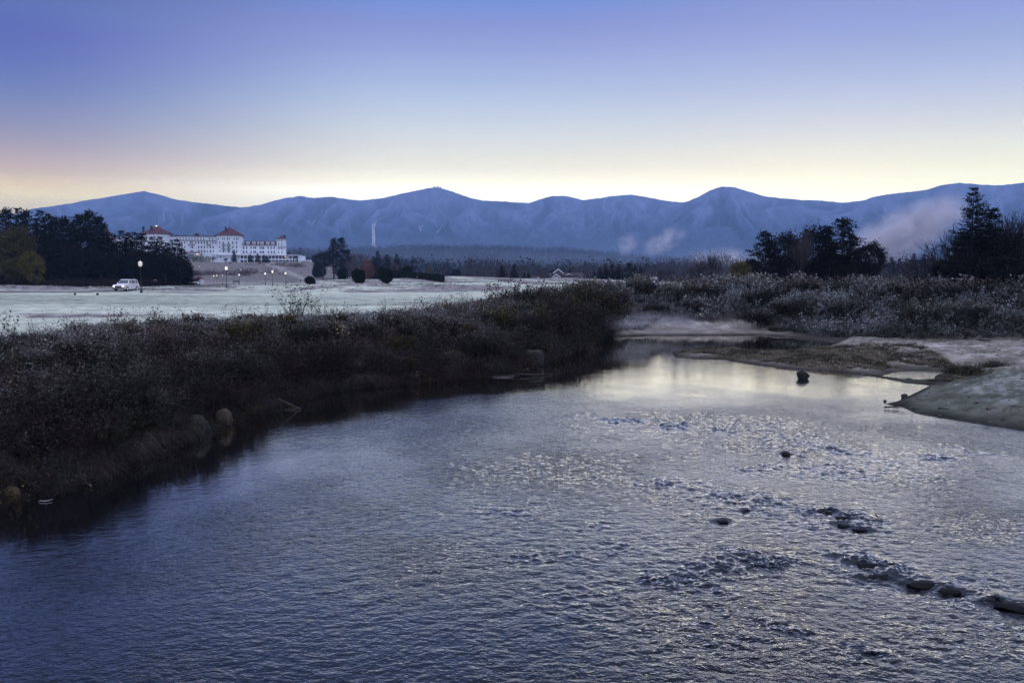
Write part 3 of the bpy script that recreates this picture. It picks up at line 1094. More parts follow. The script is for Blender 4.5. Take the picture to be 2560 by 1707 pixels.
def broadleaf(seed, R=3.2, col=np.array([.03, .03, .026]), n=170, leaf=.42, per=34, low=.22, trunkcol=(.05, .045, .042), squash=1.0, stems=1, hol=.45, rag=.36):
    rng = np.random.default_rng(seed)
    random.seed(seed)
    mb, tr = MB(), MB()
    C = []
    cz, rz = 10 * (low + (1 - low) / 2), 10 * (1 - low) / 2
    lobes = [(unit(rng.normal(size=3)), rng.uniform(.15, .35)) for _ in range(9)]
    while len(C) < n:
        v = unit(rng.normal(size=3))
        rad = rng.uniform(hol, 1) ** .5
        bump = 1 + sum(a * max(0, float(v @ l)) ** 6 for l, a in lobes) - .16
        p = v * rad * bump
        C.append([p[0] * R, p[1] * R * squash, cz + p[2] * rz * .92])
    C = np.array(C)
    zmax = C[:, 2].max()
    for s in range(stems):
        ox, oy = (rng.normal() * .5, rng.normal() * .5) if stems > 1 else (0, 0)
        tr.tube([(ox, oy, -.3), (ox * 1.2 + .05, oy * 1.2, 10 * low), (ox * 1.7, oy * 1.7, cz), (ox * 2.2, oy * 2, cz + rz * .7)], [.17, .14, .08, .03], 6, trunkcol)
    for p in C[rng.permutation(len(C))[:26]]:
        limb(tr, (0, 0, max(.8, p[2] * rng.uniform(.4, .75))), p, .045, .012, trunkcol, 4, .06)
    P = np.repeat(C, per, axis=0) + rng.normal(0, rag, (n * per, 3))
    D = rng.normal(size=P.shape)
    ll = leaf * rng.uniform(.5, 1.1, len(P))
    cc = np.asarray(col, float)
    c = np.repeat(cc[None] * rng.uniform(.55, 1.5, (n, 1)), per, axis=0) * rng.uniform(.7, 1.35, (len(P), 1))
    mb.leaves(P, D, ll, ll * .55, c, rng)
    return mb.mesh('crown', M_LEAF), tr.mesh('trunk', M_BARK, True)


def shrub(seed, R=1.4, H=1.6, col=np.array([.05, .05, .045]), tipcol=None, stems=60, lps=34, leaf=.11, up=.6, twig=(.05, .042, .042), wtw=.014):
    """a bush about H tall: many leaning stems carrying small leaves"""
    rng = np.random.default_rng(seed)
    mb, tr = MB(), MB()
    th = rng.uniform(0, 2 * PI, stems)
    lean = np.sqrt(rng.uniform(0, 1, stems))
    D = np.stack([np.cos(th) * lean * R / H, np.sin(th) * lean * R / H, np.full(stems, 1.0) - .35 * lean ** 2], 1)
    L = H * rng.uniform(.65, 1.1, stems)
    P0 = np.stack([np.cos(th) * lean * R * .25, np.sin(th) * lean * R * .25, np.full(stems, -.1)], 1)
    tr.blades(P0, D, L, .12, wtw * rng.uniform(.7, 1.4, stems), np.asarray(twig), rng, 3)
    s = rng.uniform(.25, 1, (stems, lps)) ** .8
    Dn = unit(D)
    P = P0[:, None] + Dn[:, None] * (L[:, None] * s)[..., None]
    P[..., 2] -= .12 * L[:, None] * s * s * .6
    P = P + rng.normal(0, .09 * H ** .5, P.shape)
    P = P.reshape(-1, 3)
    c = np.asarray(col)[None] * rng.uniform(.5, 1.6, (len(P), 1))
    if tipcol is not None:
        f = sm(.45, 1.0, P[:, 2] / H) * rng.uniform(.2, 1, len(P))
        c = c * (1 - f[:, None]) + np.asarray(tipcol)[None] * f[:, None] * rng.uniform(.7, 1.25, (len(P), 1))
    ll = leaf * rng.uniform(.5, 1.3, len(P))
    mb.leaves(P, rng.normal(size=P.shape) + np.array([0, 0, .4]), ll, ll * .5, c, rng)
    return mb.mesh('leaves', M_LEAF), tr.mesh('stems', M_BARK)


PROTO = {}


def proto(key, maker, *a, **k):
    if key not in PROTO:
        PROTO[key] = maker(*a, **k)
    return PROTO[key]


def top_of(me):
    V = np.empty(len(me.vertices) * 3, np.float32)
    me.vertices.foreach_get('co', V)
    return float(V[2::3].max())


def plant(key, name, label, cat, x, y, H, wide=1.0, rz=None, group=None, base=10.0, names=('crown', 'trunk'), z=None, sink=0.0):
    cr, tk = PROTO[key]
    r = thing(name, label, cat, (x, y, (tz(x, y) if z is None else z) - sink), rnd(0, 6.28) if rz is None else rz, group)
    s = H / top_of(cr)
    r.scale = (s * wide, s * wide, s)
    link(names[0], cr, r)
    link(names[1], tk, r)
    return r


def plant_px(key, name, label, cat, px, top, D, wide=1.0, group=None, **k):
    """a plant standing at distance D whose tip is seen at pixel (px, top)"""
    p = AT(px, top, D)
    x, y = float(p[0]), float(p[1])
    return plant(key, name, label, cat, x, y, max(.3, float(p[2]) - tz(x, y)), wide, group=group, **k)


for i in range(3):
    proto('spruce%d' % i, spruce, 20 + i, R=(2.3, 2.7, 2.0)[i], levels=32, per=10, tuft=8, size=.46, wr=.55, droop=.34)
proto('hero', spruce, 41, R=3.1, levels=34, per=10, tuft=15, dense=3, size=.30, low=.03, droop=.42, power=.72, col=DARK * .8)
for i in range(4):
    proto('pine%d' % i, pine, 30 + i, R=(2.7, 2.3, 3.2, 2.5)[i], low=(.05, .04, .10, .30)[i], nb=(46, 44, 50, 36)[i])
proto('olive', broadleaf, 50, R=3.6, col=np.array([.052, .045, .020]))
proto('darkleaf', broadleaf, 51, R=3.4, col=np.array([.0075, .0072, .0065]), low=.12)
proto('darkleaf2', broadleaf, 52, R=3.0, col=np.array([.0085, .008, .0075]), low=.30, n=130)
proto('yellow', broadleaf, 53, R=3.6, col=np.array([.080, .070, .022]), low=.05, n=120, leaf=.5)
proto('rust', broadleaf, 54, R=3.3, col=np.array([.12, .045, .024]), low=.12, n=120)
proto('mauve', broadleaf, 55, R=3.4, col=np.array([.070, .054, .062]), low=.14, n=120, leaf=.34)
for i in range(3):
    proto('bare%d' % i, bare, 60 + i, stems=(3, 4, 2)[i])
proto('birch', bare, 66, stems=5, col=(.05, .047, .047), trunkcol=(.22, .21, .21), spread=.34, upw=.25, base=.085, lev=4)
proto('egg', broadleaf, 70, R=3.7, col=np.array([.008, .012, .008]), low=.03, n=420, hol=.25, leaf=.8, rag=.62)
proto('dome', broadleaf, 71, R=6.0, col=np.array([.010, .013, .009]), low=.0, n=460, hol=.25, leaf=.9, rag=.6)

# ------------------------------------------------------------------ dark pines on the left
LP = [  # px, top, D, kind, width factor, label
    (-30, 515, 200, 'pine1', 1.1, 'tall dark pine cut by the left edge of the photo'),
    (14, 516, 205, 'pine0', .95, 'narrow-topped dark pine rising over the olive-leaved tree'),
    (45, 518, 208, 'spruce1', 1.05, 'dark pine with a thin leader, just right of the narrow-topped pine'),
    (64, 519, 202, 'pine2', .8, 'shaggy dark pine, tallest of the group directly over the yellow bush'),
    (99, 525, 206, 'spruce0', 1.2, 'pointed dark conifer standing clear of the sky between two shaggy pines'),
    (119, 532, 209, 'spruce2', 1.1, 'slim dark conifer just right of the pointed one'),
    (136, 537, 204, 'pine1', 1.0, 'blunt-topped dark pine in the middle of the left wood'),
    (158, 536, 206, 'pine3', 1.25, 'open-branched dark pine right of the blunt-topped one'),
    (180, 556, 201, 'spruce1', 1.2, 'shorter dark conifer in the dip of the left wood'),
    (197, 533, 203, 'pine0', 1.15, 'dark pine with long level limbs left of the broadest pine'),
    (222, 521, 200, 'pine2', 1.15, 'broadest and tallest dark pine, upswept boughs against the mountain'),
    (243, 536, 203, 'pine1', 1.2, 'dark pine leaning on the right flank of the broadest pine'),
    (262, 566, 199, 'spruce1', 1.3, 'low dark conifer below the red gable of the hotel'),
    (283, 588, 203, 'spruce2', 1.5, 'small dark conifer under the two far chimneys'),
    (304, 576, 205, 'spruce0', 1.4, 'dark conifer left of the three small pointed tops'),
    (321, 580, 207, 'spruce2', 1.4, 'dark conifer with the first of the three small pointed tops'),
    (335, 579, 204, 'spruce1', 1.2, 'dark conifer with the middle one of the small pointed tops'),
    (353, 580, 206, 'pine1', 1.1, 'dark pine standing just left of the hotel tower roof'),
    (380, 591, 203, 'spruce1', 1.5, 'dark conifer hiding the middle of the left hotel tower'),
    (398, 591, 205, 'spruce0', 1.5, 'dark conifer before the right flank of the left hotel tower'),
    (418, 606, 200, 'spruce2', 1.6, 'short dark conifer in the notch beside the last pine'),
    (442, 597, 198, 'spruce1', 1.35, 'last dark conifer at the right end of the wood, touching the white facade'),
    (456, 622, 196, 'spruce0', 1.5, 'low dark conifer skirting the foot of the last one'),
]
for px, top, D, k, wd, lb in LP:
    plant_px(k, 'pine_tree' if 'pine' in k else 'conifer_tree', lb, 'tree', px, top, D, wd * (.92 if 'pine' in k else 1.1), group='dark conifers of the wood beside the hotel')
UL = [(-10, 600, 188, 'darkleaf', 'dark leafless-looking tree low at the left edge'), (110, 610, 190, 'darkleaf', 'dark rounded tree under the pointed conifer'), (160, 602, 191, 'darkleaf2', 'dark rounded tree under the open-branched pine'),
      (205, 612, 189, 'darkleaf', 'dark rounded tree under the broadest pine'), (250, 620, 190, 'darkleaf2', 'dark rounded tree left of the white car'), (290, 626, 191, 'darkleaf', 'dark rounded tree straight above the white car'),
      (330, 622, 190, 'darkleaf2', 'dark rounded tree behind the unlit lamp post'), (372, 628, 189, 'darkleaf', 'dark rounded tree above the roofed sign post'), (412, 632, 188, 'darkleaf2', 'dark rounded tree behind the leaning pale stump'),
      (448, 640, 187, 'darkleaf', 'dark rounded tree at the right foot of the wood')]
for px, top, D, k, lb in UL:
    plant_px(k, 'tree', lb, 'tree', px, top, D, 1.25, group='rounded dark trees at the edge of the wood')
plant_px('olive', 'tree', 'big olive-brown leafy tree at the left edge before the pines', 'tree', 26, 556, 178, .95)
plant_px('olive', 'bush', 'low olive-green bush beneath the big olive-brown tree', 'bush', 36, 638, 172, 1.5)
plant_px('yellow', 'tree', 'yellow-green leafy tree at the foot of the dark pines', 'tree', 82, 624, 170, .85)

# ------------------------------------------------------------------ trees by the hotel and on the course
TR = [  # key, name, px, top, D, wide, label
    ('pine3', 'pine_tree', 833, 592, 420, 1.0, 'left one of the twin tall dark pines right of the hotel'),
    ('pine0', 'pine_tree', 853, 591, 425, 1.0, 'right one of the twin tall dark pines right of the hotel'),
    ('darkleaf2', 'tree', 806, 622, 415, 1.1, 'broad dark tree leaning from the left foot of the twin pines'),
    ('pine2', 'pine_tree', 868, 622, 412, .8, 'shorter dark pine at the right foot of the twin pines'),
    ('mauve', 'tree', 888, 632, 400, 1.1, 'mauve bare-topped tree right of the twin pines'),
    ('mauve', 'tree', 904, 633, 405, 1.0, 'mauve bare-topped tree behind the rust-coloured tree'),
    ('rust', 'tree', 919, 644, 345, 1.05, 'rust-coloured round tree between the dark conifers'),
    ('spruce0', 'conifer_tree', 944, 627, 380, 1.3, 'pointed dark conifer above the ski trail foot'),
    ('spruce1', 'conifer_tree', 933, 640, 375, 1.3, 'dark conifer tucked left of the pointed one'),
    ('spruce1', 'conifer_tree', 967, 636, 378, 1.5, 'broad dark conifer behind the second egg-shaped evergreen'),
    ('spruce2', 'conifer_tree', 992, 635, 385, 1.5, 'dark conifer right of the broad one, above the hedge'),
    ('mauve', 'tree', 985, 655, 350, .9, 'small mauve tree in front of the dark conifers'),
    ('egg', 'evergreen_shrub', 897, 668, 180, 1.0, 'left egg-shaped dark evergreen standing on the frosty lawn'),
    ('egg', 'evergreen_shrub', 965, 665, 183, 1.0, 'right egg-shaped dark evergreen standing on the frosty lawn'),
    ('dome', 'evergreen_shrub', 774, 688, 190, .95, 'clipped dome-shaped dark shrub alone on the grass'),
    ('egg', 'evergreen_shrub', 855, 665, 300, .8, 'small dark cone of evergreen left of the egg-shaped pair'),
    ('egg', 'evergreen_shrub', 1017, 662, 230, .9, 'domed evergreen rising out of the long hedge'),
    ('yellow', 'tree', 1073, 662, 420, .55, 'pale tan slender tree beyond the hedge'),
    ('dome', 'evergreen_shrub', 727, 659, 520, .8, 'dark round bush on the slope right below the hotel wing'),
    ('dome', 'evergreen_shrub', 797, 660, 430, .9, 'dark flat bush at the end of the hotel slope'),
    ('spruce0', 'conifer_tree', 585, 624, 590, 1.4, 'small dark spruce in front of the middle of the hotel veranda'),
    ('spruce2', 'conifer_tree', 625, 634, 570, 1.7, 'small dark spruce left of the trio below the hotel wing'),
    ('spruce1', 'conifer_tree', 644, 632, 560, 1.5, 'middle small dark spruce below the hotel wing'),
    ('spruce0', 'conifer_tree', 660, 636, 545, 1.7, 'tallest of the small dark spruces below the hotel wing'),
    ('spruce1', 'conifer_tree', 668, 640, 540, 1.7, 'right small dark spruce below the hotel wing'),
    ('darkleaf', 'bush', 650, 655, 520, 1.5, 'dark bushy growth under the small spruces'),
    ('spruce2', 'conifer_tree', 734, 645, 600, 1.5, 'tiny dark spruce at the far end of the veranda'),
    ('bare0', 'bare_tree', 530, 638, 560, 1.1, 'bare small tree under the left end of the veranda'),
    ('bare1', 'bare_tree', 565, 640, 540, 1.2, 'bare small tree beneath the big hotel tower'),
    ('mauve', 'tree', 575, 654, 520, 1.3, 'low mauve tree on the slope beneath the big tower'),
    ('pine2', 'pine_tree', 1255, 664, 262, 1.1, 'flat-topped dark pine beside the low fence'),
    ('spruce1', 'conifer_tree', 1285, 659, 265, 1.2, 'tall slender spruce right of the flat-topped pine'),
    ('mauve', 'tree', 1106, 674, 430, 1.0, 'small grey leafless-topped tree beyond the end of the long hedge'),
    ('darkleaf', 'tree', 1140, 671, 445, 1.2, 'olive-grey round tree, second beyond the end of the long hedge'),
    ('mauve', 'tree', 1168, 672, 440, 1.1, 'broad mauve tree midway between the hedge and the low fence'),
    ('mauve', 'tree', 1203, 675, 425, 1.1, 'grey-mauve tree just short of the low fence'),
    ('bare0', 'bare_tree', 1228, 672, 430, 1.0, 'thin bare tree left of the flat-topped pine'),
    ('spruce0', 'conifer_tree', 1311, 681, 285, 1.3, 'left of the two little spruces beside the small house'),
    ('spruce2', 'conifer_tree', 1321, 679, 280, 1.3, 'right of the two little spruces beside the small house'),
    ('mauve', 'tree', 1356, 676, 300, 1.0, 'reddish bare-topped tree between the small house and the gabled lodge'),
    ('darkleaf', 'tree', 1382, 672, 350, 1.0, 'dark tree behind the left roof of the gabled lodge'),
    ('pine2', 'pine_tree', 1424, 674, 345, 1.3, 'dark spreading pine behind the gabled lodge'),
    ('mauve', 'tree', 1470, 676, 330, .9, 'pinkish bare-topped tree right of the gabled lodge'),
    ('spruce2', 'conifer_tree', 1487, 678, 262, 1.3, 'small dark spruce leading the dense stand of conifers'),
    ('spruce1', 'conifer_tree', 1500, 668, 258, 1.3, 'left slim conifer of the dense stand'),
    ('spruce0', 'conifer_tree', 1514, 661, 255, 1.4, 'second conifer of the dense stand'),
    ('pine1', 'pine_tree', 1530, 660, 258, 1.2, 'shaggy pine in the left half of the dense stand'),
    ('spruce1', 'conifer_tree', 1547, 660, 262, 1.5, 'middle conifer of the dense stand'),
    ('pine0', 'pine_tree', 1573, 656, 255, 1.25, 'highest pine of the dense stand'),
    ('spruce2', 'conifer_tree', 1588, 663, 258, 1.6, 'conifer at the right shoulder of the dense stand'),
    ('spruce1', 'conifer_tree', 1602, 666, 262, 1.5, 'last conifer at the right end of the dense stand'),
    ('darkleaf', 'tree', 1540, 682, 245, 1.6, 'dark low tree filling the foot of the dense stand'),
    ('darkleaf', 'tree', 1580, 684, 246, 1.6, 'dark low tree beside the little shed'),
    ('egg', 'evergreen_shrub', 1614, 690, 225, 1.0, 'dark pyramid-shaped evergreen beside the little shed'),
    ('mauve', 'tree', 1626, 668, 330, 1.0, 'pinkish leafy tree behind the low pale roof'),
    ('bare1', 'bare_tree', 1650, 664, 320, 1.0, 'thin bare tree right of the pinkish one'),
    ('bare0', 'bare_tree', 1680, 668, 300, 1.2, 'bare tree midway between the conifer stand and the tall bare pair'),
    ('bare0', 'bare_tree', 1748, 648, 210, 1.2, 'left bare tree of the tall pair near the dark pine group'),
    ('bare1', 'bare_tree', 1786, 618, 205, 1.0, 'tallest bare grey tree left of the dark pine group'),
    ('bare2', 'bare_tree', 1722, 662, 215, 1.3, 'short bare tree at the foot of the tall pair'),
    # the dark group on the right
    ('yellow', 'bush', 1848, 650, 122, .9, 'yellow-green bush at the left foot of the dark pine group'),
    ('darkleaf2', 'tree', 1872, 640, 126, .9, 'grey-green thin tree behind the yellow-green bush'),
    ('pine2', 'pine_tree', 1915, 572, 130, 1.05, 'leftmost wide-limbed pine of the dark group'),
    ('darkleaf2', 'tree', 1962, 568, 132, .85, 'rounded airy tree right of the wide-limbed pine'),
    ('birch', 'birch_tree', 2002, 560, 126, .75, 'pale-stemmed birch clump in the middle of the dark group'),
    ('darkleaf', 'tree', 2036, 548, 136, .85, 'tall dark leafy tree behind the birch clump'),
    ('pine1', 'pine_tree', 2070, 560, 134, 1.2, 'dark pine filling the gap behind the tall pine'),
    ('pine0', 'pine_tree', 2110, 541, 128, 1.1, 'tallest pine of the dark group with a pointed top'),
    ('pine2', 'pine_tree', 2130, 580, 130, .9, 'wide lower pine at the right side of the tallest pine'),
    ('darkleaf2', 'tree', 2178, 594, 124, .95, 'round-crowned leafy tree at the right end of the dark group'),
    ('darkleaf', 'tree', 1985, 625, 128, 1.4, 'dark low tree under the rounded airy one'),
    ('darkleaf', 'tree', 2075, 620, 129, 1.5, 'dark low tree under the tall dark leafy one'),
    ('darkleaf', 'bush', 2140, 650, 122, 1.6, 'dark bush at the foot of the tallest pine'),
    # small spruces on the far side
    ('spruce0', 'conifer_tree', 2230, 642, 290, 1.5, 'first of the small far spruces under the mist'),
    ('spruce2', 'conifer_tree', 2250, 645, 300, 1.5, 'second of the small far spruces under the mist'),
    ('spruce1', 'conifer_tree', 2265, 648, 295, 1.5, 'stout small spruce among those under the mist'),
    ('spruce0', 'conifer_tree', 2286, 633, 290, 1.3, 'tallest of the small far spruces under the mist'),
    ('spruce2', 'conifer_tree', 2310, 634, 300, 1.4, 'slim small spruce right of the tallest under the mist'),
    ('spruce1', 'conifer_tree', 2332, 638, 295, 1.5, 'last small spruce under the mist, nearest the big spruce'),
    # right edge
    ('bare0', 'bare_tree', 2370, 560, 112, 1.0, 'bare twiggy tree left of the big spruce'),
    ('bare2', 'bare_tree', 2340, 592, 114, 1.2, 'low leaning bare tree reaching toward the mist'),
    ('bare1', 'bare_tree', 2400, 548, 116, .9, 'bare tree right behind the left boughs of the big spruce'),
    ('hero', 'spruce_tree', 2436, 466, 104, 1.05, 'big dark spruce with tiered drooping boughs at the right'),
    ('pine1', 'pine_tree', 2476, 515, 106, 1.1, 'dark pine pressed against the right side of the big spruce'),
    ('bare1', 'bare_tree', 2508, 503, 112, 1.0, 'bare tree with fine twigs right of the big spruce'),
    ('bare0', 'bare_tree', 2545, 507, 108, 1.0, 'bare tall tree at the right edge of the photo'),
    ('bare2', 'bare_tree', 2590, 500, 110, 1.2, 'bare tree half outside the right edge'),
    ('darkleaf', 'tree', 2500, 560, 104, 1.0, 'dark leafy tree under the fine-twigged bare tree'),
    ('darkleaf', 'tree', 2560, 570, 100, 1.1, 'dark leafy tree at the right edge under the bare ones'),
    ('darkleaf2', 'bush', 2385, 640, 98, 1.7, 'dark bush left below the big spruce'),
    ('darkleaf', 'bush', 2450, 625, 96, 1.7, 'dark bush straight below the big spruce'),
    ('darkleaf', 'bush', 2520, 632, 92, 1.7, 'dark bush at the right, below the leafy trees'),
    ('darkleaf2', 'bush', 2580, 650, 88, 1.6, 'dark bush at the lower right edge of the thicket'),
]
for k, nm, px, top, D, wd, lb in TR:
    cat = 'bush' if nm in ('bush', 'evergreen_shrub') else 'tree'
    plant_px(k, nm, lb, cat, px, top, D, wd)

# long clipped hedge: one leafy mass
def hedge():
    rng = np.random.default_rng(5)
    mb = MB()
    n = 9000
    t = rng.uniform(0, 1, n)
    px = 985 + t * 125
    top = np.interp(t, [0, .15, .45, .8, 1], [676, 680, 683, 687, 690])
    Yd = 228 - 18 * t
    X = (px - 1280) / F * Yd
    zt = 5 + (690 - top) / F * Yd
    zb = terrain(X, Yd)
    v = rng.uniform(0, 1, n) ** .6
    P = np.stack([X, Yd + rng.normal(0, .7, n) * np.sqrt(1 - v * .8), zb + (zt - zb) * v * .96], 1)
    mb.leaves(P, rng.normal(size=P.shape), .45, .28, np.array([.016, .020, .016])[None] * rng.uniform(.6, 1.5, (n, 1)), rng)
    tag(mb.build('hedge', M_LEAF), 'long dark clipped hedge beyond the right egg-shaped evergreen', 'hedge')


hedge()

# ------------------------------------------------------------------ far woods nobody could count
def woods(name, n, r0, r1, a0, a1, H, wid, leaves, col, seed, conif=.4, dens=None, thin=False):
    rng = np.random.default_rng(seed)
    az = np.radians(rng.uniform(a0, a1, n * 3))
    r = np.sqrt(rng.uniform(r0 * r0, r1 * r1, n * 3))
    x, y = r * np.sin(az), r * np.cos(az)
    keep = fbm(x * .01, y * .01, 3) > -.35
    if dens is not None:
        keep &= dens(np.degrees(az), r, x, y)
    x, y = x[keep][:n], y[keep][:n]
    n = len(x)
    z = terrain(x, y)
    h = rng.uniform(.65, 1.25, n) * H * (1 + .25 * fbm(x * .02, y * .02, 2))
    con = rng.uniform(0, 1, n) < conif
    v = rng.uniform(.03, .95, (n, leaves))
    rad = np.where(con[:, None], (1 - v) * wid * .6 + .1, np.sqrt(np.clip(1 - (2 * v - 1) ** 2, 0, 1)) * wid)
    th = rng.uniform(0, 2 * PI, (n, leaves))
    q = rng.uniform(.3, 1, (n, leaves)) ** .5
    P = np.stack([x[:, None] + np.cos(th) * rad * q, y[:, None] + np.sin(th) * rad * q, z[:, None] + v * h[:, None]], -1)
    D = rng.normal(size=P.shape) * (np.array([.35, .35, 1.5]) if thin else np.array([1, 1, .8]))
    tone = rng.uniform(.45, 1.6, (n, 1, 1)) * np.ones((1, leaves, 1))
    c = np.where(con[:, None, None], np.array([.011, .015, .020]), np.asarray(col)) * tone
    hue = rng.uniform(0, 1, (n, 1, 1))
    c = np.where((hue > .86) & ~con[:, None, None], c * np.array([1.5, .85, .7]), c)
    mb = MB()
    ll = (h[:, None] * (.26 if not thin else .22) * rng.uniform(.5, 1.2, (n, leaves)) * (1.15 - .7 * v)).ravel()
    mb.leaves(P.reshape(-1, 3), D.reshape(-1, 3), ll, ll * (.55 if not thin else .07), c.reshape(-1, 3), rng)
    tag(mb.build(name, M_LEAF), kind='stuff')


woods('forest', 11000, 900, 2500, -16, 42, 13, 4.5, 13, (.018, .020, .036), 81, .35)  # blue of the distant air put into the leaf colour
woods('forest', 2600, 430, 900, -9.5, 34, 10.5, 3.6, 30, (.036, .046, .070), 82, .10)  # nearer belt, also tinted with haze blue
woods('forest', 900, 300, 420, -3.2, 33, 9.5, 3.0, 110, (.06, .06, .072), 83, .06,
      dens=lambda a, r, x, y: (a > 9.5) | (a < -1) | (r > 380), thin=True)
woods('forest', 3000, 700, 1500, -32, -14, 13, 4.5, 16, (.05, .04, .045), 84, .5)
# purple-brown brush on the slope under the hotel
woods('shrubbery', 380, 380, 525, -24.5, -12.0, 2.8, 3.0, 60, (.075, .058, .066), 85, .0,
      dens=lambda a, r, x, y: (fbm(x * .02 + 4, y * .02, 2) > -.1) & (r > 430))

# ================================================================== bank brush (uncountable), bushes, grass
def scatter(n, x0, x1, y0, y1, cond, rng):
    out = []
    got = 0
    while got < n:
        x = rng.uniform(x0, x1, n)
        y = rng.uniform(y0, y1, n)
        d, dl, dr = shore(x, y)
        k = cond(x, y, d, dl, dr)
        out.append(np.stack([x[k], y[k], d[k]], 1))
        got += int(k.sum())
    return np.concatenate(out)[:n]


def brush(mb, x, y, z, h, col, frost, leafsize, rng, stems=6, lv=14, lean=.5, wtw=.012, leafy=1.0):
    n = len(x)
    P = np.stack([x, y, z - .05], 1)
    # stems
    Pb = np.repeat(P, stems, axis=0) + rng.normal(0, .12, (n * stems, 3)) * np.array([1, 1, 0])
    D = np.stack([rng.normal(0, lean, n * stems), rng.normal(0, lean, n * stems), np.ones(n * stems)], 1)
    L = np.repeat(h, stems) * rng.uniform(.6, 1.15, n * stems)
    cs = np.repeat(col, stems, axis=0) * rng.uniform(.5, 1.4, (n * stems, 1))
    fs = np.repeat(frost, stems)
    cs = cs + fs[:, None] * np.array([.16, .17, .17]) * rng.uniform(.1, 1, (n * stems, 1))
    mb.blades(Pb, D, L, rng.uniform(.1, .55, n * stems), wtw * rng.uniform(.7, 1.5, n * stems) * np.repeat(np.maximum(1, y / 30), stems), cs, rng, 2)
    # leaves and seed heads along the stems
    k = lv
    s = rng.uniform(.2, 1.0, (n * stems // 2, k))
    sel = rng.permutation(n * stems)[:n * stems // 2]
    Dn = unit(D[sel])
    Q = Pb[sel][:, None] + Dn[:, None] * (L[sel][:, None] * s)[..., None]
    Q[..., 2] -= .15 * L[sel][:, None] * s * s
    Q = (Q + rng.normal(0, .07, Q.shape)).reshape(-1, 3)
    cl = np.repeat(np.repeat(col, stems, axis=0)[sel], k, axis=0) * rng.uniform(.4, 1.7, (len(Q), 1))
    fl = np.repeat(fs[sel], k) * rng.uniform(0, 1.2, len(Q)) * sm(.1, .8, s.ravel())
    cl = cl + fl[:, None] * np.array([.26, .29, .29])
    ll = np.repeat(np.repeat(leafsize, stems)[sel], k) * rng.uniform(.5, 1.4, len(Q)) * leafy
    mb.leaves(Q, rng.normal(size=Q.shape) + np.array([0, 0, -.2]), ll, ll * .5, cl, rng)


def left_bank():
    rng = np.random.default_rng(101)
    edge = lambda x, y: 9.4 + 3 * sm(70, 92, y + .35 * x)
    S = scatter(13000, -62, 12, 9, 92, lambda x, y, d, dl, dr: (dl < dr) & (d > -.35) & (d < edge(x, y) + rng.normal(0, .9, len(x))) & (np.abs(x / y) < .72) & (rng.uniform(0, 1, len(x)) < np.clip(34 / y, .3, 1)), rng)
    x, y, d = S.T
    z = np.maximum(terrain(x, y), .02)
    lump = fbm(x * .45, y * .45, 3)
    big = fbm(x * .9 + 20, y * .9, 2)
    h = (.58 + .75 * lump + .45 * big + rng.uniform(-.2, .35, len(x)) + .7 * (rng.uniform(0, 1, len(x)) < .04)) * np.interp(d, [0, 1.5, 6, 8, 12], [.8, .95, .85, .46, .34])
    h = np.clip(h, .12, 2)
    h = h * (1 + .9 * sm(42, 62, y) * (1 - sm(6, 9, d)))
    b1, b2, b3 = np.array([.018, .0125, .0105]), np.array([.034, .025, .020]), np.array([.018, .019, .013])
    t = rng.uniform(0, 1, (len(x), 1))
    l2 = fbm(x * .3 + 9, y * .3, 3)[:, None]
    col = np.where(t + .5 * l2 < .45, b1, np.where(t < .8, b2, b3))
    col = np.where((rng.uniform(0, 1, (len(x), 1)) < .02), np.array([.10, .075, .025]), col)
    pale = sm(.05, .45, big + .35 * l2[:, 0] + rng.normal(0, .15, len(x)))
    col = col * (1 - pale[:, None]) + (np.array([.062, .054, .055]) * (.45 + .55 * sm(.5, 3.5, d))[:, None]) * pale[:, None]
    col = col * (1 + .8 * sm(2.5, 5.5, d))[:, None]
    frost = .30 * pale * sm(2, 5, d) + sm(5.2, 8.2, d + .8 * lump) * .85 + .10 * (rng.uniform(0, 1, len(x)) < .25) * rng.uniform(.2, 1, len(x)) + .05 * sm(.2, .7, lump)
    mb = MB()
    brush(mb, x, y, z, h, col, frost, np.maximum(.055, .0022 * y) * np.ones(len(x)), rng, 6, 14)
    tag(mb.build('undergrowth', M_LEAF), kind='stuff')


left_bank()


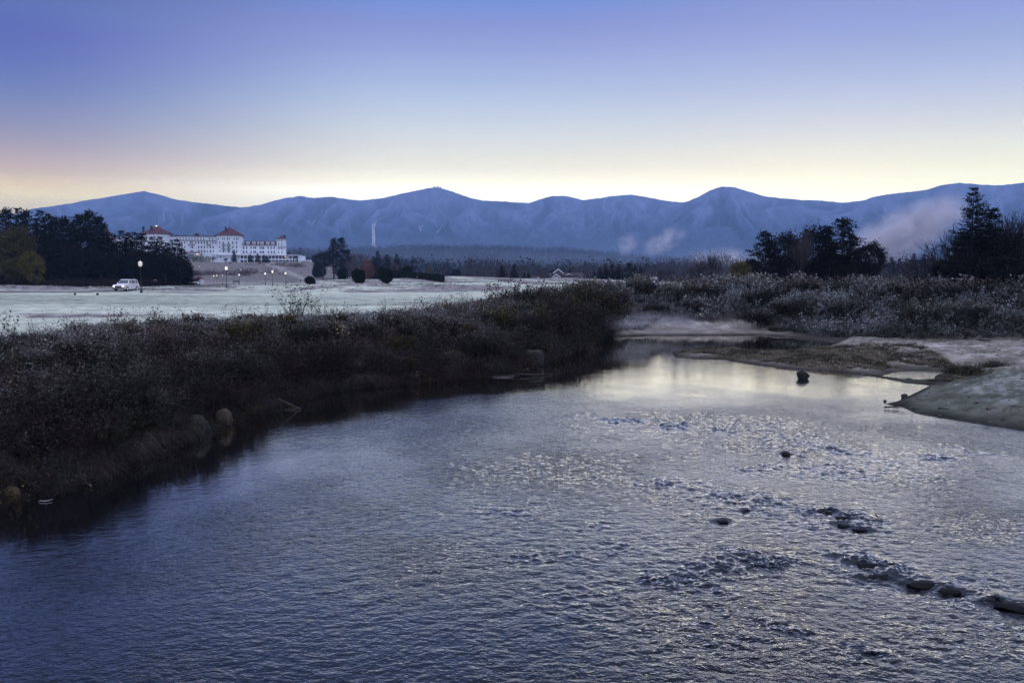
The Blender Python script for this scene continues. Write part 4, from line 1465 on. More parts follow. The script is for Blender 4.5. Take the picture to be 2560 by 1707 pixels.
def mounded_brush():
    """shrubs grown into each other along the dark bank and in the thicket: uneven crowns with pale frosted tips"""
    rng = np.random.default_rng(150)
    kinds = [((.027, .021, .019), (.16, .140, .132)), ((.029, .022, .020), (.125, .092, .085)), ((.026, .026, .020), (.135, .138, .112)), ((.022, .020, .019), (.21, .205, .195)), ((.036, .031, .014), (.105, .092, .042)), ((.015, .0125, .012), (.065, .055, .052))]
    A = scatter(165, -55, 12, 14, 84, lambda x, y, d, dl, dr: (dl < dr) & (d > .6) & (d < 8.6) & (np.abs(x / y) < .70) & (rng.uniform(0, 1, len(x)) < np.clip(30 / y, .25, 1)), rng)
    B = scatter(150, 8, 82, 60, 108, lambda x, y, d, dl, dr: (dl > dr - 12) & (y + .12 * x > 62) & (d > 3) & (np.abs(x / y) < .72) & ~((y > 94) & (x < 21 + .05 * y)), rng)
    mb = MB()
    for which, S in ((0, A), (1, B)):
        for x, y, d in S:
            c, tip = kinds[int(rng.integers(0, 6))] if which == 0 else kinds[int(rng.choice([0, 2, 3, 3, 2, 5]))]
            H = rng.uniform(.7, 2.1) * (.55 if which == 0 and d > 6.5 else 1) if which == 0 else rng.uniform(1.5, 3.0)
            if which == 0 and y > 48 and d < 7:
                H *= 1.5
            if which == 0 and y < 58:
                H = max(.4, min(H, 3.0 - tz(x, y) + rng.uniform(-.25, .3)))
                if y < 34 and c[2] < .015:
                    c, tip = kinds[3]
            R0 = max(.45, H * rng.uniform(.5, .85))
            low = sm(.6, 3.0, d) if which == 0 else 1.0
            z = tz(x, y)
            n = 46 if which == 0 else 40
            lps = 24 if which == 0 else 22
            th = rng.uniform(0, 2 * PI, n)
            lean = np.sqrt(rng.uniform(0, 1, n))
            D = np.stack([np.cos(th) * lean * R0 / H, np.sin(th) * lean * R0 / H, 1 - .35 * lean ** 2], 1)
            L = H * rng.uniform(.6, 1.12, n)
            P0 = np.stack([x + np.cos(th) * lean * R0 * .25, y + np.sin(th) * lean * R0 * .25, np.full(n, z - .1)], 1)
            s_ = rng.uniform(.3, 1.02, (n, lps)) ** .75
            P = P0[:, None] + unit(D)[:, None] * (L[:, None] * s_)[..., None] + rng.normal(0, .06 * H ** .5, (n, lps, 3))
            P = P.reshape(-1, 3)
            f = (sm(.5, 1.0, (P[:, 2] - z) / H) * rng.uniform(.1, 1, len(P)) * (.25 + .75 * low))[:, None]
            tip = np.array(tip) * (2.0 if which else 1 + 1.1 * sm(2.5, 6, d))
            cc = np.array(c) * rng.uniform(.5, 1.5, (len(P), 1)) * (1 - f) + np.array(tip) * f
            mb.blades(P0, D, L, .12, .012 * max(1, y / 30) * rng.uniform(.7, 1.4, n), np.array(c) * 1.4, rng, 2)
            ll = max(.07, .0024 * y) * rng.uniform(.5, 1.8, len(P))
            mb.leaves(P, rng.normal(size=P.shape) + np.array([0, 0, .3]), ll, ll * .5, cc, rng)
    # loose tall twigs and pale bent grass between the shrubs
    S = scatter(520, -55, 12, 13, 80, lambda x, y, d, dl, dr: (dl < dr) & (d > 1.5) & (d < 8.8) & (np.abs(x / y) < .70) & (rng.uniform(0, 1, len(x)) < np.clip(30 / y, .25, 1)), rng)
    for i, (x, y, d) in enumerate(S):
        z = tz(x, y)
        if i % 3:
            n = 5
            P0 = np.array([x, y, z]) + rng.normal(0, .12, (n, 3)) * np.array([1, 1, 0])
            D = np.stack([rng.normal(0, .22, n), rng.normal(0, .22, n), np.ones(n)], 1)
            L = rng.uniform(.6, 1.3, n)
            c = np.array([.05, .04, .036]) * rng.uniform(.6, 2.0)
            mb.blades(P0, D, L, .08, .011 * max(1, y / 28), c, rng, 3)
            s_ = rng.uniform(.45, 1, (n, 9))
            P = (P0[:, None] + unit(D)[:, None] * (L[:, None] * s_)[..., None]).reshape(-1, 3) + rng.normal(0, .035, (n * 9, 3))
            mb.leaves(P, rng.normal(size=P.shape), max(.06, .002 * y) * rng.uniform(.6, 1.4, len(P)), .03 * max(1, y / 30), c * 1.6, rng)
        else:
            n = 70
            P0 = np.array([x, y, z]) + rng.normal(0, .14, (n, 3)) * np.array([1, 1, 0])
            D = np.stack([rng.normal(.1, .4, n), rng.normal(-.15, .4, n), np.ones(n)], 1)
            c = np.array([.10, .085, .066])[None] * rng.uniform(.4, 1.8, (n, 1))
            mb.blades(P0, D, rng.uniform(.6, 1.25, n), rng.uniform(.4, .9, n), .014 * max(1, y / 30), c, rng, 4)
    tag(mb.build('undergrowth', M_LEAF), kind='stuff')


mounded_brush()


def right_thicket():
    rng = np.random.default_rng(102)

    def cond(x, y, d, dl, dr):
        front = y + .12 * x > 60 + 1.2 * fbm(x * .3, y * .1, 2)
        inner = (d > 1.8 + 3.2 * sm(62, 65, y) * sm(10, 14, x) * (1 - sm(21, 25, x)))
        return (dl > dr - 12) & front & inner & (d > 1.0) & (np.abs(x / y) < .74) & ~((y > 96) & (x < 19 + .05 * y)) & (x > 6) & ~((dl < dr) & (d < 3))
    S = scatter(9500, 4, 86, 57, 116, cond, rng)
    x, y, d = S.T
    z = terrain(x, y)
    lump = fbm(x * .22, y * .22, 3)
    lump2 = fbm(x * .5 + 50, y * .4, 2)
    h = np.clip(1.15 + 1.7 * lump + .5 * lump2 + rng.uniform(-.2, .25, len(x)), .35, 3.1)
    h = h * (1 - .55 * sm(92, 104, y) * (1 - sm(30, 36, x)))
    l2 = fbm(x * .16 + 7, y * .16, 3)
    frost = np.clip(.42 + .55 * l2 + rng.uniform(-.15, .25, len(x)), .02, 1) * sm(58.5, 63.5, y + .12 * x + 1.5 * lump)
    c1, c2, c3 = np.array([.016, .013, .013]), np.array([.028, .030, .024]), np.array([.034, .027, .028])
    t = rng.uniform(0, 1, (len(x), 1)) + .6 * fbm(x * .2 + 30, y * .2, 2)[:, None]
    col = np.where(t < .4, c1, np.where(t < .85, c2, c3))
    mb = MB()
    brush(mb, x, y, z, h, col, np.clip(frost + .35 * lump2, .02, 1.1) * 1.6, .16 * np.ones(len(x)), rng, 6, 15, .55, .013)
    tag(mb.build('undergrowth', M_LEAF), kind='stuff')


right_thicket()


def grasses():
    rng = np.random.default_rng(103)
    # grassy spit and inlet edge
    mb = MB()
    spit = [G(*p) for p in [(1695, 884), (1780, 874), (1905, 884), (2060, 882), (2200, 892), (2330, 905), (2420, 935), (2400, 955), (2330, 958), (2230, 930), (2100, 930), (1960, 916), (1820, 896)]]
    n = 7500
    xs = [p[0] for p in spit]
    ys = [p[1] for p in spit]
    x = rng.uniform(min(xs), max(xs), n * 4)
    y = rng.uniform(min(ys), max(ys), n * 4)
    d, dl, dr = shore(x, y)
    k = inside(x, y, spit) & (seg_dist(x, y, PUD + PUD[:1]) > .5) & ~inside(x, y, PUD) & (d > .12) & (fbm(x * .5, y * .9, 3) + .5 * (1 - sm(12, 16, x - 6)) > -.25)
    x, y = x[k][:n], y[k][:n]
    m = 7
    P = np.stack([x, y, terrain(x, y) - .02], 1)
    tone = np.where(fbm(x * .5 + 3, y * .5, 2) > .05, 1.0, .45)
    P = np.repeat(P, m, 0) + rng.normal(0, .06, (len(x) * m, 3)) * np.array([1, 1, 0])
    tone = np.repeat(tone, m)[:, None] * rng.uniform(.5, 1.4, (len(P), 1))
    mb.blades(P, np.stack([rng.normal(0, .35, len(P)), rng.normal(0, .35, len(P)), np.ones(len(P))], 1), rng.uniform(.10, .32, len(P)), .4, .03, np.array([.165, .145, .105])[None] * tone, rng, 2)
    tag(mb.build('grass', M_LEAF), kind='stuff')
    # rough tufts over the course, thick on the mounds and along the road
    mb = MB()
    n = 26000
    x = rng.uniform(-125, 40, n)
    y = rng.uniform(84, 215, n)
    w = np.zeros(n)
    for hx, hy, a, sx, sy in MOUNDS:
        w = np.maximum(w, np.exp(-((x - hx) / sx / 1.1) ** 2 - ((y - hy) / sy / 1.1) ** 2))
    w = np.maximum(w, .8 * np.exp(-((y - 138) / 8) ** 2) * (x < -62))
    w = np.maximum(w, .25 * (y > 150))
    w *= .45 + fbm(x * .12, y * .3, 3)
    rd = seg_dist(x, y, ROAD)
    k = (w > rng.uniform(.12, .8, n)) & (rd > 4.2) & ~((y > 84) & (y < 99))
    x, y = x[k], y[k]
    m = 9
    z = terrain(x, y)
    hh = rng.uniform(.14, .42, len(x)) * np.where((x < -62) & (y > 126) & (y < 150), 1.7, 1)
    P = np.repeat(np.stack([x, y, z - .02], 1), m, 0) + rng.normal(0, .22, (len(x) * m, 3)) * np.array([1, 1, 0])
    fr = np.repeat(rng.uniform(0, 1, len(x)), m)[:, None]
    c = (np.array([.055, .06, .055]) * (1 - fr) + np.array([.30, .29, .30]) * fr) * rng.uniform(.6, 1.3, (len(P), 1))
    mb.blades(P, np.stack([rng.normal(0, .6, len(P)), rng.normal(0, .6, len(P)), np.ones(len(P))], 1), np.repeat(hh, m) * rng.uniform(.6, 1.3, len(P)), .5, .09, c, rng, 2)
    tag(mb.build('grass', M_LEAF), kind='stuff')
    # dark brush along the foot of the pine wood
    mb = MB()
    n = 900
    x = rng.uniform(-140, -80, n)
    y = rng.uniform(168, 200, n)
    k = (x / y > -.72) & (x / y < -.415)
    x, y = x[k], y[k]
    z = terrain(x, y)
    brush(mb, x, y, z, rng.uniform(.9, 2.6, len(x)), np.array([[.022, .018, .018]]) * np.ones((len(x), 1)), np.zeros(len(x)), .34 * np.ones(len(x)), rng, 6, 14, .6, .02)
    tag(mb.build('undergrowth', M_LEAF), kind='stuff')


grasses()

# ------------------------------------------------------------------ single bushes and saplings
BR = np.array([.016, .0125, .0125])
GR = np.array([.030, .036, .028])
FT = (.30, .31, .31)
proto('bush_brown', shrub, 200, 1.3, 1.6, BR, (.105, .088, .088), 90, 40, .10)
proto('bush_green', shrub, 201, 1.3, 1.6, np.array([.016, .021, .013]), (.075, .078, .05), 90, 40, .11)
proto('bush_frost', shrub, 202, 1.5, 1.5, np.array([.026, .029, .025]), FT, 90, 40, .12)
proto('bush_mauve', shrub, 203, 1.4, 1.5, np.array([.03, .025, .026]), (.15, .14, .145), 90, 40, .11)
proto('bush_olive', shrub, 204, 1.2, 1.6, np.array([.04, .036, .012]), (.095, .08, .024), 70, 36, .12)
proto('sapling', shrub, 205, .85, 3.0, np.array([.018, .020, .017]), (.06, .06, .055), 16, 26, .13, .6, (.028, .024, .024), .03)
proto('sapling_thin', shrub, 206, .35, 2.4, np.array([.05, .040, .040]), (.16, .14, .14), 7, 26, .12, .6, (.03, .026, .026), .025)
proto('twiggy', shrub, 207, .5, 1.0, np.array([.05, .055, .04]), (.20, .2, .18), 6, 14, .11, .6, (.03, .026, .026), .018)
proto('yellow_leaves', shrub, 208, .45, 1.0, np.array([.20, .155, .055]), (.32, .28, .16), 12, 16, .17, .6, (.04, .034, .03), .016)
proto('orange_leaves', shrub, 209, .5, 1.4, np.array([.22, .16, .085]), (.34, .28, .20), 7, 5, .15, .6, (.03, .026, .026), .016)
BASEH = {'bush_brown': 1.6, 'bush_green': 1.6, 'bush_frost': 1.5, 'bush_mauve': 1.5, 'bush_olive': 1.6, 'sapling': 3.0, 'sapling_thin': 2.4, 'twiggy': 1.0, 'yellow_leaves': 1.0, 'orange_leaves': 1.4}
BU = [  # key, name, px, top, D, wide, label
    ('sapling', 'sapling', 740, 704, 42.5, 1.6, 'tall many-stemmed leafy sapling standing over the middle of the dark bank'),
    ('sapling', 'sapling', 1160, 724, 55, .95, 'leafy sapling with a dense pale top before the far fairway'),
    ('sapling_thin', 'sapling', 1245, 713, 58, 1.1, 'slender sapling with a single plume right of the dense-topped sapling'),
    ('sapling_thin', 'sapling', 1315, 722, 62, 1.1, 'slender sapling close against the big brown bushes'),
    ('sapling_thin', 'sapling', 1110, 738, 54, .8, 'thin bare-stemmed sapling left of the dense-topped sapling'),
    ('bush_olive', 'bush', 1432, 693, 70, 1.0, 'olive-green bush, highest of the clump where the left bank ends'),
    ('bush_brown', 'bush', 1385, 702, 66, 1.15, 'big brown bush left of the olive-green one'),
    ('bush_brown', 'bush', 1350, 728, 60, 1.2, 'brown bush at the left foot of the tall clump'),
    ('bush_brown', 'bush', 1420, 740, 60, 1.2, 'dark brown bush straight under the olive-green one'),
    ('bush_green', 'bush', 1495, 702, 72, 1.1, 'dark green rounded bush right of the olive-green one'),
    ('bush_brown', 'bush', 1470, 752, 63, 1.15, 'brown bush leaning over the still water at the bank end'),
    ('bush_mauve', 'bush', 1535, 716, 76, 1.1, 'greyish mauve bush right of the dark green rounded bush'),
    ('bush_brown', 'bush', 1545, 755, 70, 1.0, 'maroon bush just above the small sand mound'),
    ('bush_green', 'bush', 1530, 712, 80, .6, 'narrow dark green bush with an upright tip'),
    ('bush_frost', 'bush', 1625, 722, 84, 1.2, 'frost-dusted green bush in front of the far white meadow'),
    ('bush_mauve', 'bush', 1600, 745, 77, 1.2, 'pinkish frosted bush left above the big sand mound'),
    ('bush_frost', 'bush', 1660, 752, 74, 1.2, 'frosted grey bush right above the big sand mound'),
    ('bush_frost', 'bush', 1760, 712, 92, 1.2, 'pale frosted bush under the yellow-green bush'),
    ('bush_mauve', 'bush', 1840, 740, 78, 1.3, 'frosty mauve bush in the middle of the thicket'),
    ('bush_frost', 'bush', 1950, 705, 95, 1.3, 'frosty bush standing at the foot of the birch clump'),
    ('bush_frost', 'bush', 2060, 722, 86, 1.3, 'broad frosty bush under the tall dark leafy tree'),
    ('bush_green', 'bush', 2180, 728, 84, 1.3, 'green-grey bush under the round-crowned leafy tree'),
    ('bush_frost', 'bush', 2300, 735, 80, 1.4, 'silvery bush left below the dark trees at the right'),
    ('bush_mauve', 'bush', 2430, 742, 76, 1.3, 'grey-mauve bush below the big spruce'),
    ('bush_frost', 'bush', 2540, 735, 74, 1.4, 'silvery bush at the right edge of the thicket'),
    ('bush_brown', 'bush', 2150, 790, 66, 1.2, 'dark brown bush at the front of the thicket above the flat sand'),
    ('bush_brown', 'bush', 2380, 785, 62, 1.3, 'dark brown bush at the front edge of the thicket, near the drift logs'),
    ('bush_mauve', 'bush', 1935, 812, 69, 1.5, 'low mauve bush beside the right end of the big sand mound'),
    ('yellow_leaves', 'leafy_plant', 280, 852, 30, 1.0, 'yellow-leaved plant glowing out of the dark bank brush'),
    ('yellow_leaves', 'leafy_plant', 328, 866, 29.5, .8, 'smaller pale yellow plant right of the yellow-leaved one'),
    ('orange_leaves', 'leafy_plant', 858, 790, 39, .9, 'spindly plant with sparse big orange-yellow leaves on the dark bank'),
    ('twiggy', 'leafy_plant', 285, 766, 35, .7, 'single upright green-leaved plant against the white lawn'),
    ('twiggy', 'leafy_plant', 413, 764, 36, .7, 'single upright dark red plant against the white lawn'),
    ('twiggy', 'leafy_plant', 360, 778, 35.5, .9, 'low yellowish plant between the green and the dark red one'),
    ('twiggy', 'leafy_plant', 186, 790, 33, .8, 'dark low plant poking up left of the green-leaved one'),
    ('twiggy', 'leafy_plant', 470, 772, 38, .9, 'thin plant right of the dark red one on the lawn edge'),
    ('twiggy', 'leafy_plant', 2, 775, 31, .9, 'olive plant cut by the left edge above the lawn rim'),
    ('bush_frost', 'bush', 560, 872, 30, .8, 'grey frosted bush with white seed heads midway down the dark bank'),
    ('bush_mauve', 'bush', 470, 862, 31, .7, 'mauve frosted bush on the dark bank below the dark red plant'),
    ('bush_mauve', 'bush', 640, 880, 33, .8, 'twiggy grey bush on the bank left of the drift branch'),
    ('bush_brown', 'bush', 905, 850, 41, .9, 'dark bush on the bank below the orange-leaved plant'),
    ('bush_brown', 'bush', 1010, 838, 46, 1.0, 'dark rounded bush in the middle of the far dark bank'),
    ('bush_green', 'bush', 1110, 822, 50, 1.0, 'dark greenish bush on the far dark bank left of the square stone'),
    ('bush_brown', 'bush', 1240, 812, 54, 1.0, 'dark bush right behind the square stone'),
]
for k, nm, px, top, D, wd, lb in BU:
    p = AT(px, top, D)
    x, y = float(p[0]), float(p[1])
    z0 = tz(x, y)
    H = min(5.0, max(.35, float(p[2]) - z0)) * (1.0 if nm != 'sapling' else 1.06)
    plant(k, nm, lb, {'bush': 'bush', 'sapling': 'sapling', 'leafy_plant': 'plant'}[nm], x, y, H, wd, base=BASEH[k], names=('foliage', 'stems'))


# drooping grass tussocks along the water
def tussock(seed, col):
    rng = np.random.default_rng(seed)
    n = 520
    th = rng.normal(-1.2, 1.2, n)
    P = np.stack([rng.normal(0, .13, n), rng.normal(0, .13, n), np.full(n, -.02)], 1)
    D = np.stack([np.cos(th) * .75, np.sin(th) * .75, rng.uniform(.7, 1.6, n)], 1)
    mb = MB()
    c = np.asarray(col)[None] * rng.uniform(.4, 1.7, (n, 1))
    mb.blades(P, D, rng.uniform(.5, 1.15, n), rng.uniform(.75, 1.25, n), .014, c, rng, 6)
    return mb.mesh('grass_tussock', M_LEAF)


TM = [tussock(300, (.05, .041, .040)), tussock(301, (.042, .036, .034)), tussock(302, (.046, .043, .036))]
TU = [(215, 1170, 1.0, 'arching dry tussock right above the moss-topped rock'), (262, 1140, 1.2, 'wide drooping tussock, second upstream from the moss-topped rock'), (320, 1118, 1.25, 'largest drooping tussock with pale combed blades'),
      (372, 1085, 1.1, 'drooping tussock hanging to the water right of the largest one'), (405, 1055, 1.0, 'tussock trailing down left of the lichen-grey boulder'), (445, 1080, .9, 'short tussock at the left foot of the lichen-grey boulder'),
      (160, 1130, .9, 'dry tussock left above the moss-topped rock'), (655, 1005, .9, 'tussock bending to the water beside the forked drift branch'), (640, 1020, .7, 'low tussock left of the forked drift branch'),
      (905, 945, 1.1, 'fine-bladed tussock at the foot of the far dark bank'), (790, 965, .8, 'small tussock near the thin drift stick'), (1500, 830, 1.2, 'dry tussock under the brown bush at the bank end'), (1440, 868, .9, 'low tussock at the far end of the dark bank waterline')]
for i, (px, py, s, lb) in enumerate(TU):
    x, y, z = HIT(px, py)
    o = link('grass_tussock', TM[i % 3])
    o.location = (x, y, z)
    k = s * max(1, y / 30)
    o.scale = (k, k, k * .9)
    o.rotation_euler = (0, 0, rnd(-.4, .6))
    tag(o, lb, 'grass tussock', 'drooping grass tussocks along the dark bank')
for px, py, s, lb in [(2395, 938, 1.0, 'dark grass clump on the sand behind the small inlet'), (2428, 934, .9, 'second dark grass clump on the sand, right beside the first'), (2485, 918, .9, 'greenish grass clump alone on the sand dune at the right')]:
    x, y, z = HIT(px, py)
    mb = MB()
    rng = np.random.default_rng(px)
    n = 420
    mb.blades(np.stack([rng.normal(0, .35, n), rng.normal(0, .25, n), np.zeros(n) - .02], 1), np.stack([rng.normal(0, .45, n), rng.normal(0, .45, n), np.ones(n)], 1), rng.uniform(.35, .75, n), .3, .03, np.array([.06, .055, .04])[None] * rng.uniform(.5, 1.5, (n, 1)), rng, 3)
    o = mb.build('grass_clump', M_LEAF)
    o.location = (x, y, z)
    o.scale = (s, s, s)
    tag(o, lb, 'grass clump')


# frosted white seed-head weeds
def seedweed(seed):
    rng = np.random.default_rng(seed)
    st, hd = MB(), MB()
    n = 9
    D = np.stack([rng.normal(0, .25, n), rng.normal(0, .25, n), np.ones(n)], 1)
    P = rng.normal(0, .06, (n, 3)) * np.array([1, 1, 0])
    L = rng.uniform(.5, .8, n)
    st.blades(P, D, L, .1, .012, (.05, .04, .04), rng, 3)
    tips = P + unit(D) * L[:, None] * .95
    hs = []
    for t in tips[:5]:
        hd = MB()
        q = t[None] + rng.normal(0, 1, (60, 3)) * np.array([.026, .026, .016])
        hd.leaves(q, rng.normal(size=q.shape), .03, .02, np.array([.26, .285, .30])[None] * rng.uniform(.4, 1.2, (60, 1)), rng)
        hs.append(hd.mesh('seed_head', M_LEAF))
    return st.mesh('stems', M_LEAF), hs


WS = [seedweed(310), seedweed(311)]
for i, (px, py, s, lb) in enumerate([(80, 990, 1.0, 'weed with the highest frosted white seed head near the left edge'), (106, 1010, 1.0, 'weed with two frosted white heads right of the highest one'), (62, 1025, .9, 'weed with a dull grey seed head left of the twin-headed weed'),
                                     (8, 1060, 1.0, 'weed with frosted white heads cut by the left edge'), (146, 1062, .8, 'weed with a single frosted head lower on the bank'), (375, 1042, .7, 'weed with a small frosted head above the largest tussock'),
                                     (168, 1102, .6, 'tiny frosted weed above the dry tussock')]):
    x, y, z = HIT(px, py)
    r = thing('frosted_weed', lb, 'weed', (x, y, z + .45), rnd(0, 6), 'weeds with frosted seed heads on the bank')
    r.scale = (s * .62, s * .62, s * .62)
    link('stems', WS[i % 2][0], r)
    for me in WS[i % 2][1]:
        link('seed_head', me, r)


# ------------------------------------------------------------------ stones
def rock_mesh(seed, sx, sy, sz, col, mat, blocky=0.0, moss=None):
    rng = np.random.default_rng(seed)
    bm = bmesh.new()
    bmesh.ops.create_icosphere(bm, subdivisions=4, radius=1)
    V = np.array([v.co for v in bm.verts])
    planes = unit(rng.normal(size=(11, 3)))
    dd = rng.uniform(.68, .95, 11)
    for p, k in zip(planes, dd):
        a = V @ p
        V = V - np.maximum(a - k, 0)[:, None] * p[None] * .85
    if blocky:
        V = np.sign(V) * np.abs(V) ** (1 - blocky * .7)
    nn = fbm(V[:, 0] * 1.7 + seed, V[:, 1] * 1.7 + V[:, 2] * 1.3, 4)
    V = V * (1 + .09 * nn[:, None])
    V = V * np.array([sx, sy, sz])
    Q = np.array([[v.index for v in f.verts] for f in bm.faces])
    bm.free()
    c = np.asarray(col)[None] * (1 + .5 * fbm(V[:, 0] * 6 / sx, V[:, 1] * 6 / sx + V[:, 2] * 5 / sx, 4))[:, None]
    if moss is not None:
        f = sm(.15, .75, V[:, 2] / sz + .6 * nn)
        c = c * (1 - f[:, None]) + np.asarray(moss)[None] * f[:, None]
    me = mesh_np('rock', V, None, Q, np.clip(c, .004, 1), True)
    me.materials.append(mat)
    return me


def stone(name, label, cat, px, py, w, h, col, mat=None, seed=1, depth=.7, blocky=0.0, moss=None, sink=.35, group=None, z=0.0, rz=0.0):
    """a stone whose visible foot is at pixel (px, py), w x h pixels in size"""
    x, y = G(px, py, z)
    m = y / F
    sx, sz = w * m / 2, h * m / (2 - 2 * sink)
    o = link(name, rock_mesh(seed, sx, sx * depth, sz, col, mat or M_ROCK, blocky, moss))
    o.location = (x, y + sx * depth * .6, z + sz * (1 - 2 * sink))
    o.rotation_euler = (0, 0, rz)
    return tag(o, label, cat, group)


OCH = (.03, .026, .018)
stone('boulder', 'tan angular boulder with a sloping face at the edge of the dark water', 'boulder', 556, 1068, 44, 46, (.055, .044, .03), seed=5, blocky=.2, rz=.3)
stone('boulder', 'rounded lichen-grey boulder left of the tan angular one', 'boulder', 490, 1092, 66, 54, (.018, .019, .016), seed=6, depth=.8)
stone('boulder', 'dark slab wedged against the right side of the tan angular boulder', 'boulder', 580, 1050, 22, 22, (.03, .025, .022), seed=7, blocky=.4, rz=.8)
stone('boulder', 'moss-topped ochre rock at the waterline near the left edge', 'boulder', 178, 1200, 46, 40, OCH, seed=8, moss=(.06, .05, .018))
stone('boulder', 'ochre rock nearest the lower left corner of the bank', 'boulder', 26, 1258, 44, 44, (.075, .058, .03), seed=9, moss=(.065, .05, .022))
stone('boulder', 'square-cut grey block of stone by the far end of the dark bank', 'boulder', 1337, 916, 46, 40, (.024, .021, .021), seed=10, blocky=.85, sink=.1, depth=.8, rz=.2)
stone('boulder', 'dull grey block half hidden left of the square-cut block', 'boulder', 1258, 914, 34, 24, (.018, .016, .016), seed=13, blocky=.7, sink=.15)
stone('boulder', 'dark low stone between the two grey blocks', 'boulder', 1296, 915, 40, 14, (.018, .016, .016), seed=14, blocky=.3)
stone('boulder', 'flat reddish stone below the largest tussock', 'boulder', 433, 1105, 18, 7, (.05, .036, .034), seed=15, blocky=.3)
stone('boulder', 'dark lump of stone standing alone in the bright smooth water', 'boulder', 2010, 948, 34, 22, (.012, .011, .011), seed=11, depth=.8, sink=.3)
stone('rock', 'small dark round rock alone in the ripples, upstream of the riffle', 'rock', 1967, 1139, 24, 11, (.02, .018, .018), M_WETROCK, seed=12)
stone('rock', 'small dark clod at the tip of the sand beach', 'rock', 2264, 993, 20, 9, (.025, .022, .022), seed=16)
stone('rock', 'tiny dark clod in the water left of the beach tip', 'rock', 2213, 1004, 8, 6, (.02, .018, .018), seed=17)
stone('rock', 'dark flat clod in the puddle behind the beach', 'rock', 2275, 951, 18, 6, (.02, .018, .018), seed=18)
RL = ['wet boulder at the head of the dark stone chain, water curling over it', 'long low wet stone next after the curling boulder', 'biggest wet stone of the dark chain with water folding over',
      'wet stone ending the main chain, touching the biggest one', 'wet stone apart from the chain, towards the right edge', 'wet boulder cut by the right edge at the end of the chain', None,
      'small dark stone left of the clustered stones in the upper riffle', 'dark stone leading the cluster in the upper riffle', 'upper stone of the cluster in the riffle, behind the broadest', 'broadest dark stone of the cluster in the upper riffle', 'flat dark stone at the left end of the upper riffle',
      'low dark stone trailing right of the cluster in the upper riffle']
for i, ((px, py, w_, h_), lb) in enumerate(zip(RIFFLE_ROCKS, RL)):
    if lb is None:
        continue
    stone('rock', lb, 'rock', px, py + h_ / 2, w_ * 1.1, h_ * .46, (.003, .003, .0035), M_WETROCK, seed=40 + i, depth=rnd(.35, .75), sink=.52, blocky=rnd(0, .3), group='dark wet stones breaking the riffle', rz=rnd(-.3, .3))

# ------------------------------------------------------------------ driftwood
def stick(name, label, pts, r, col=(.10, .09, .085), cat='driftwood', z=0.04):
    mb = MB()
    for line in pts:
        P = []
        for q in line:
            zz = q[2] if len(q) > 2 else z
            x, y = G(q[0], q[1], zz)
            P.append((x, y, zz))
        P = np.array(P)
        t = np.linspace(0, len(P) - 1, len(P) * 3)
        P = np.stack([np.interp(t, range(len(P)), P[:, k]) for k in range(3)], 1) + RNG.normal(0, .012, (len(t), 3)) * np.array([1, 1, .4])
        mb.tube(P, np.linspace(r, r * .45, len(P)), 6, col)
    c0 = np.mean([v.mean(0) for v in mb.V], axis=0)
    c0[2] = min(v[:, 2].min() for v in mb.V)
    mb.V = [v - c0 for v in mb.V]
    o = mb.build(name, M_WOOD, smooth=True)
    o.location = c0
    return tag(o, label, cat)


stick('drift_branch', 'forked pale drift branch sticking out of the dark bank into the water', [[(698, 998, .5), (725, 1010, .25), (752, 1020, .02)], [(712, 1024, .02), (735, 1023, .03), (754, 1020, .05)]], .03, (.075, .07, .07))
stick('drift_branch', 'thin drift stick lying on the dark water upstream of the forked branch', [[(716, 993), (745, 991), (765, 989)]], .02)
stick('drift_branch', 'thin drift stick near the small tussock on the waterline', [[(780, 981), (797, 977), (816, 974)]], .02)
stick('drift_branch', 'broken pale plank end beside the moss-topped rock', [[(200, 1188, .15), (214, 1200, .1), (229, 1216, .03)], [(210, 1190, .2), (228, 1196, .1)]], .045, (.12, .10, .08))
stick('drift_branch', 'thin pale reed lying on the black water near the lower left corner', [[(98, 1252, .02), (118, 1251, .03), (132, 1248, .03)]], .012, (.35, .35, .36))
stick('drift_branch', 'dark driftwood limb across the little sand patch by the dark bank', [[(1322, 922, .2), (1305, 928, .15), (1282, 939, .08), (1240, 941, .05), (1205, 941, .02)], [(1290, 936, .1), (1330, 936, .08), (1380, 935, .04)]], .06, (.035, .03, .03))
stick('drift_branch', 'forked dark driftwood at the tip of the sand beach', [[(2210, 1018, .06), (2235, 1016, .1), (2260, 1011, .16)], [(2232, 1017, .08), (2248, 1020, .05)]], .035, (.022, .02, .02))
stick('drift_branch', 'dark stick lying on the slope of the sand beach', [[(2345, 1020, .3), (2372, 1023, .3)]], .03, (.025, .022, .022))
stick('drift_log', 'left dark log on the flat sand before the thicket', [[(2310, 848, .45), (2355, 849, .45)]], .07, (.022, .02, .02))
stick('drift_log', 'right dark log on the flat sand before the thicket', [[(2440, 850, .5), (2484, 851, .5)]], .08, (.022, .02, .02))
stick('drift_branch', 'curved twig standing out of the ripples beside the small round rock', [[(1994, 1142, .0), (1994, 1134, .08)], [(1996, 1138, .0), (2004, 1132, .1), (2006, 1122, .2)]], .008, (.012, .011, .011), 'twig')
stick('drift_branch', 'thin dead branch trailing over the riffle right of the paired stones', [[(2108, 1296, .05), (2140, 1284, .2), (2170, 1288, .2), (2200, 1300, .04)], [(2190, 1284, .3), (2205, 1301, .02)]], .012, (.012, .011, .011), 'twig')

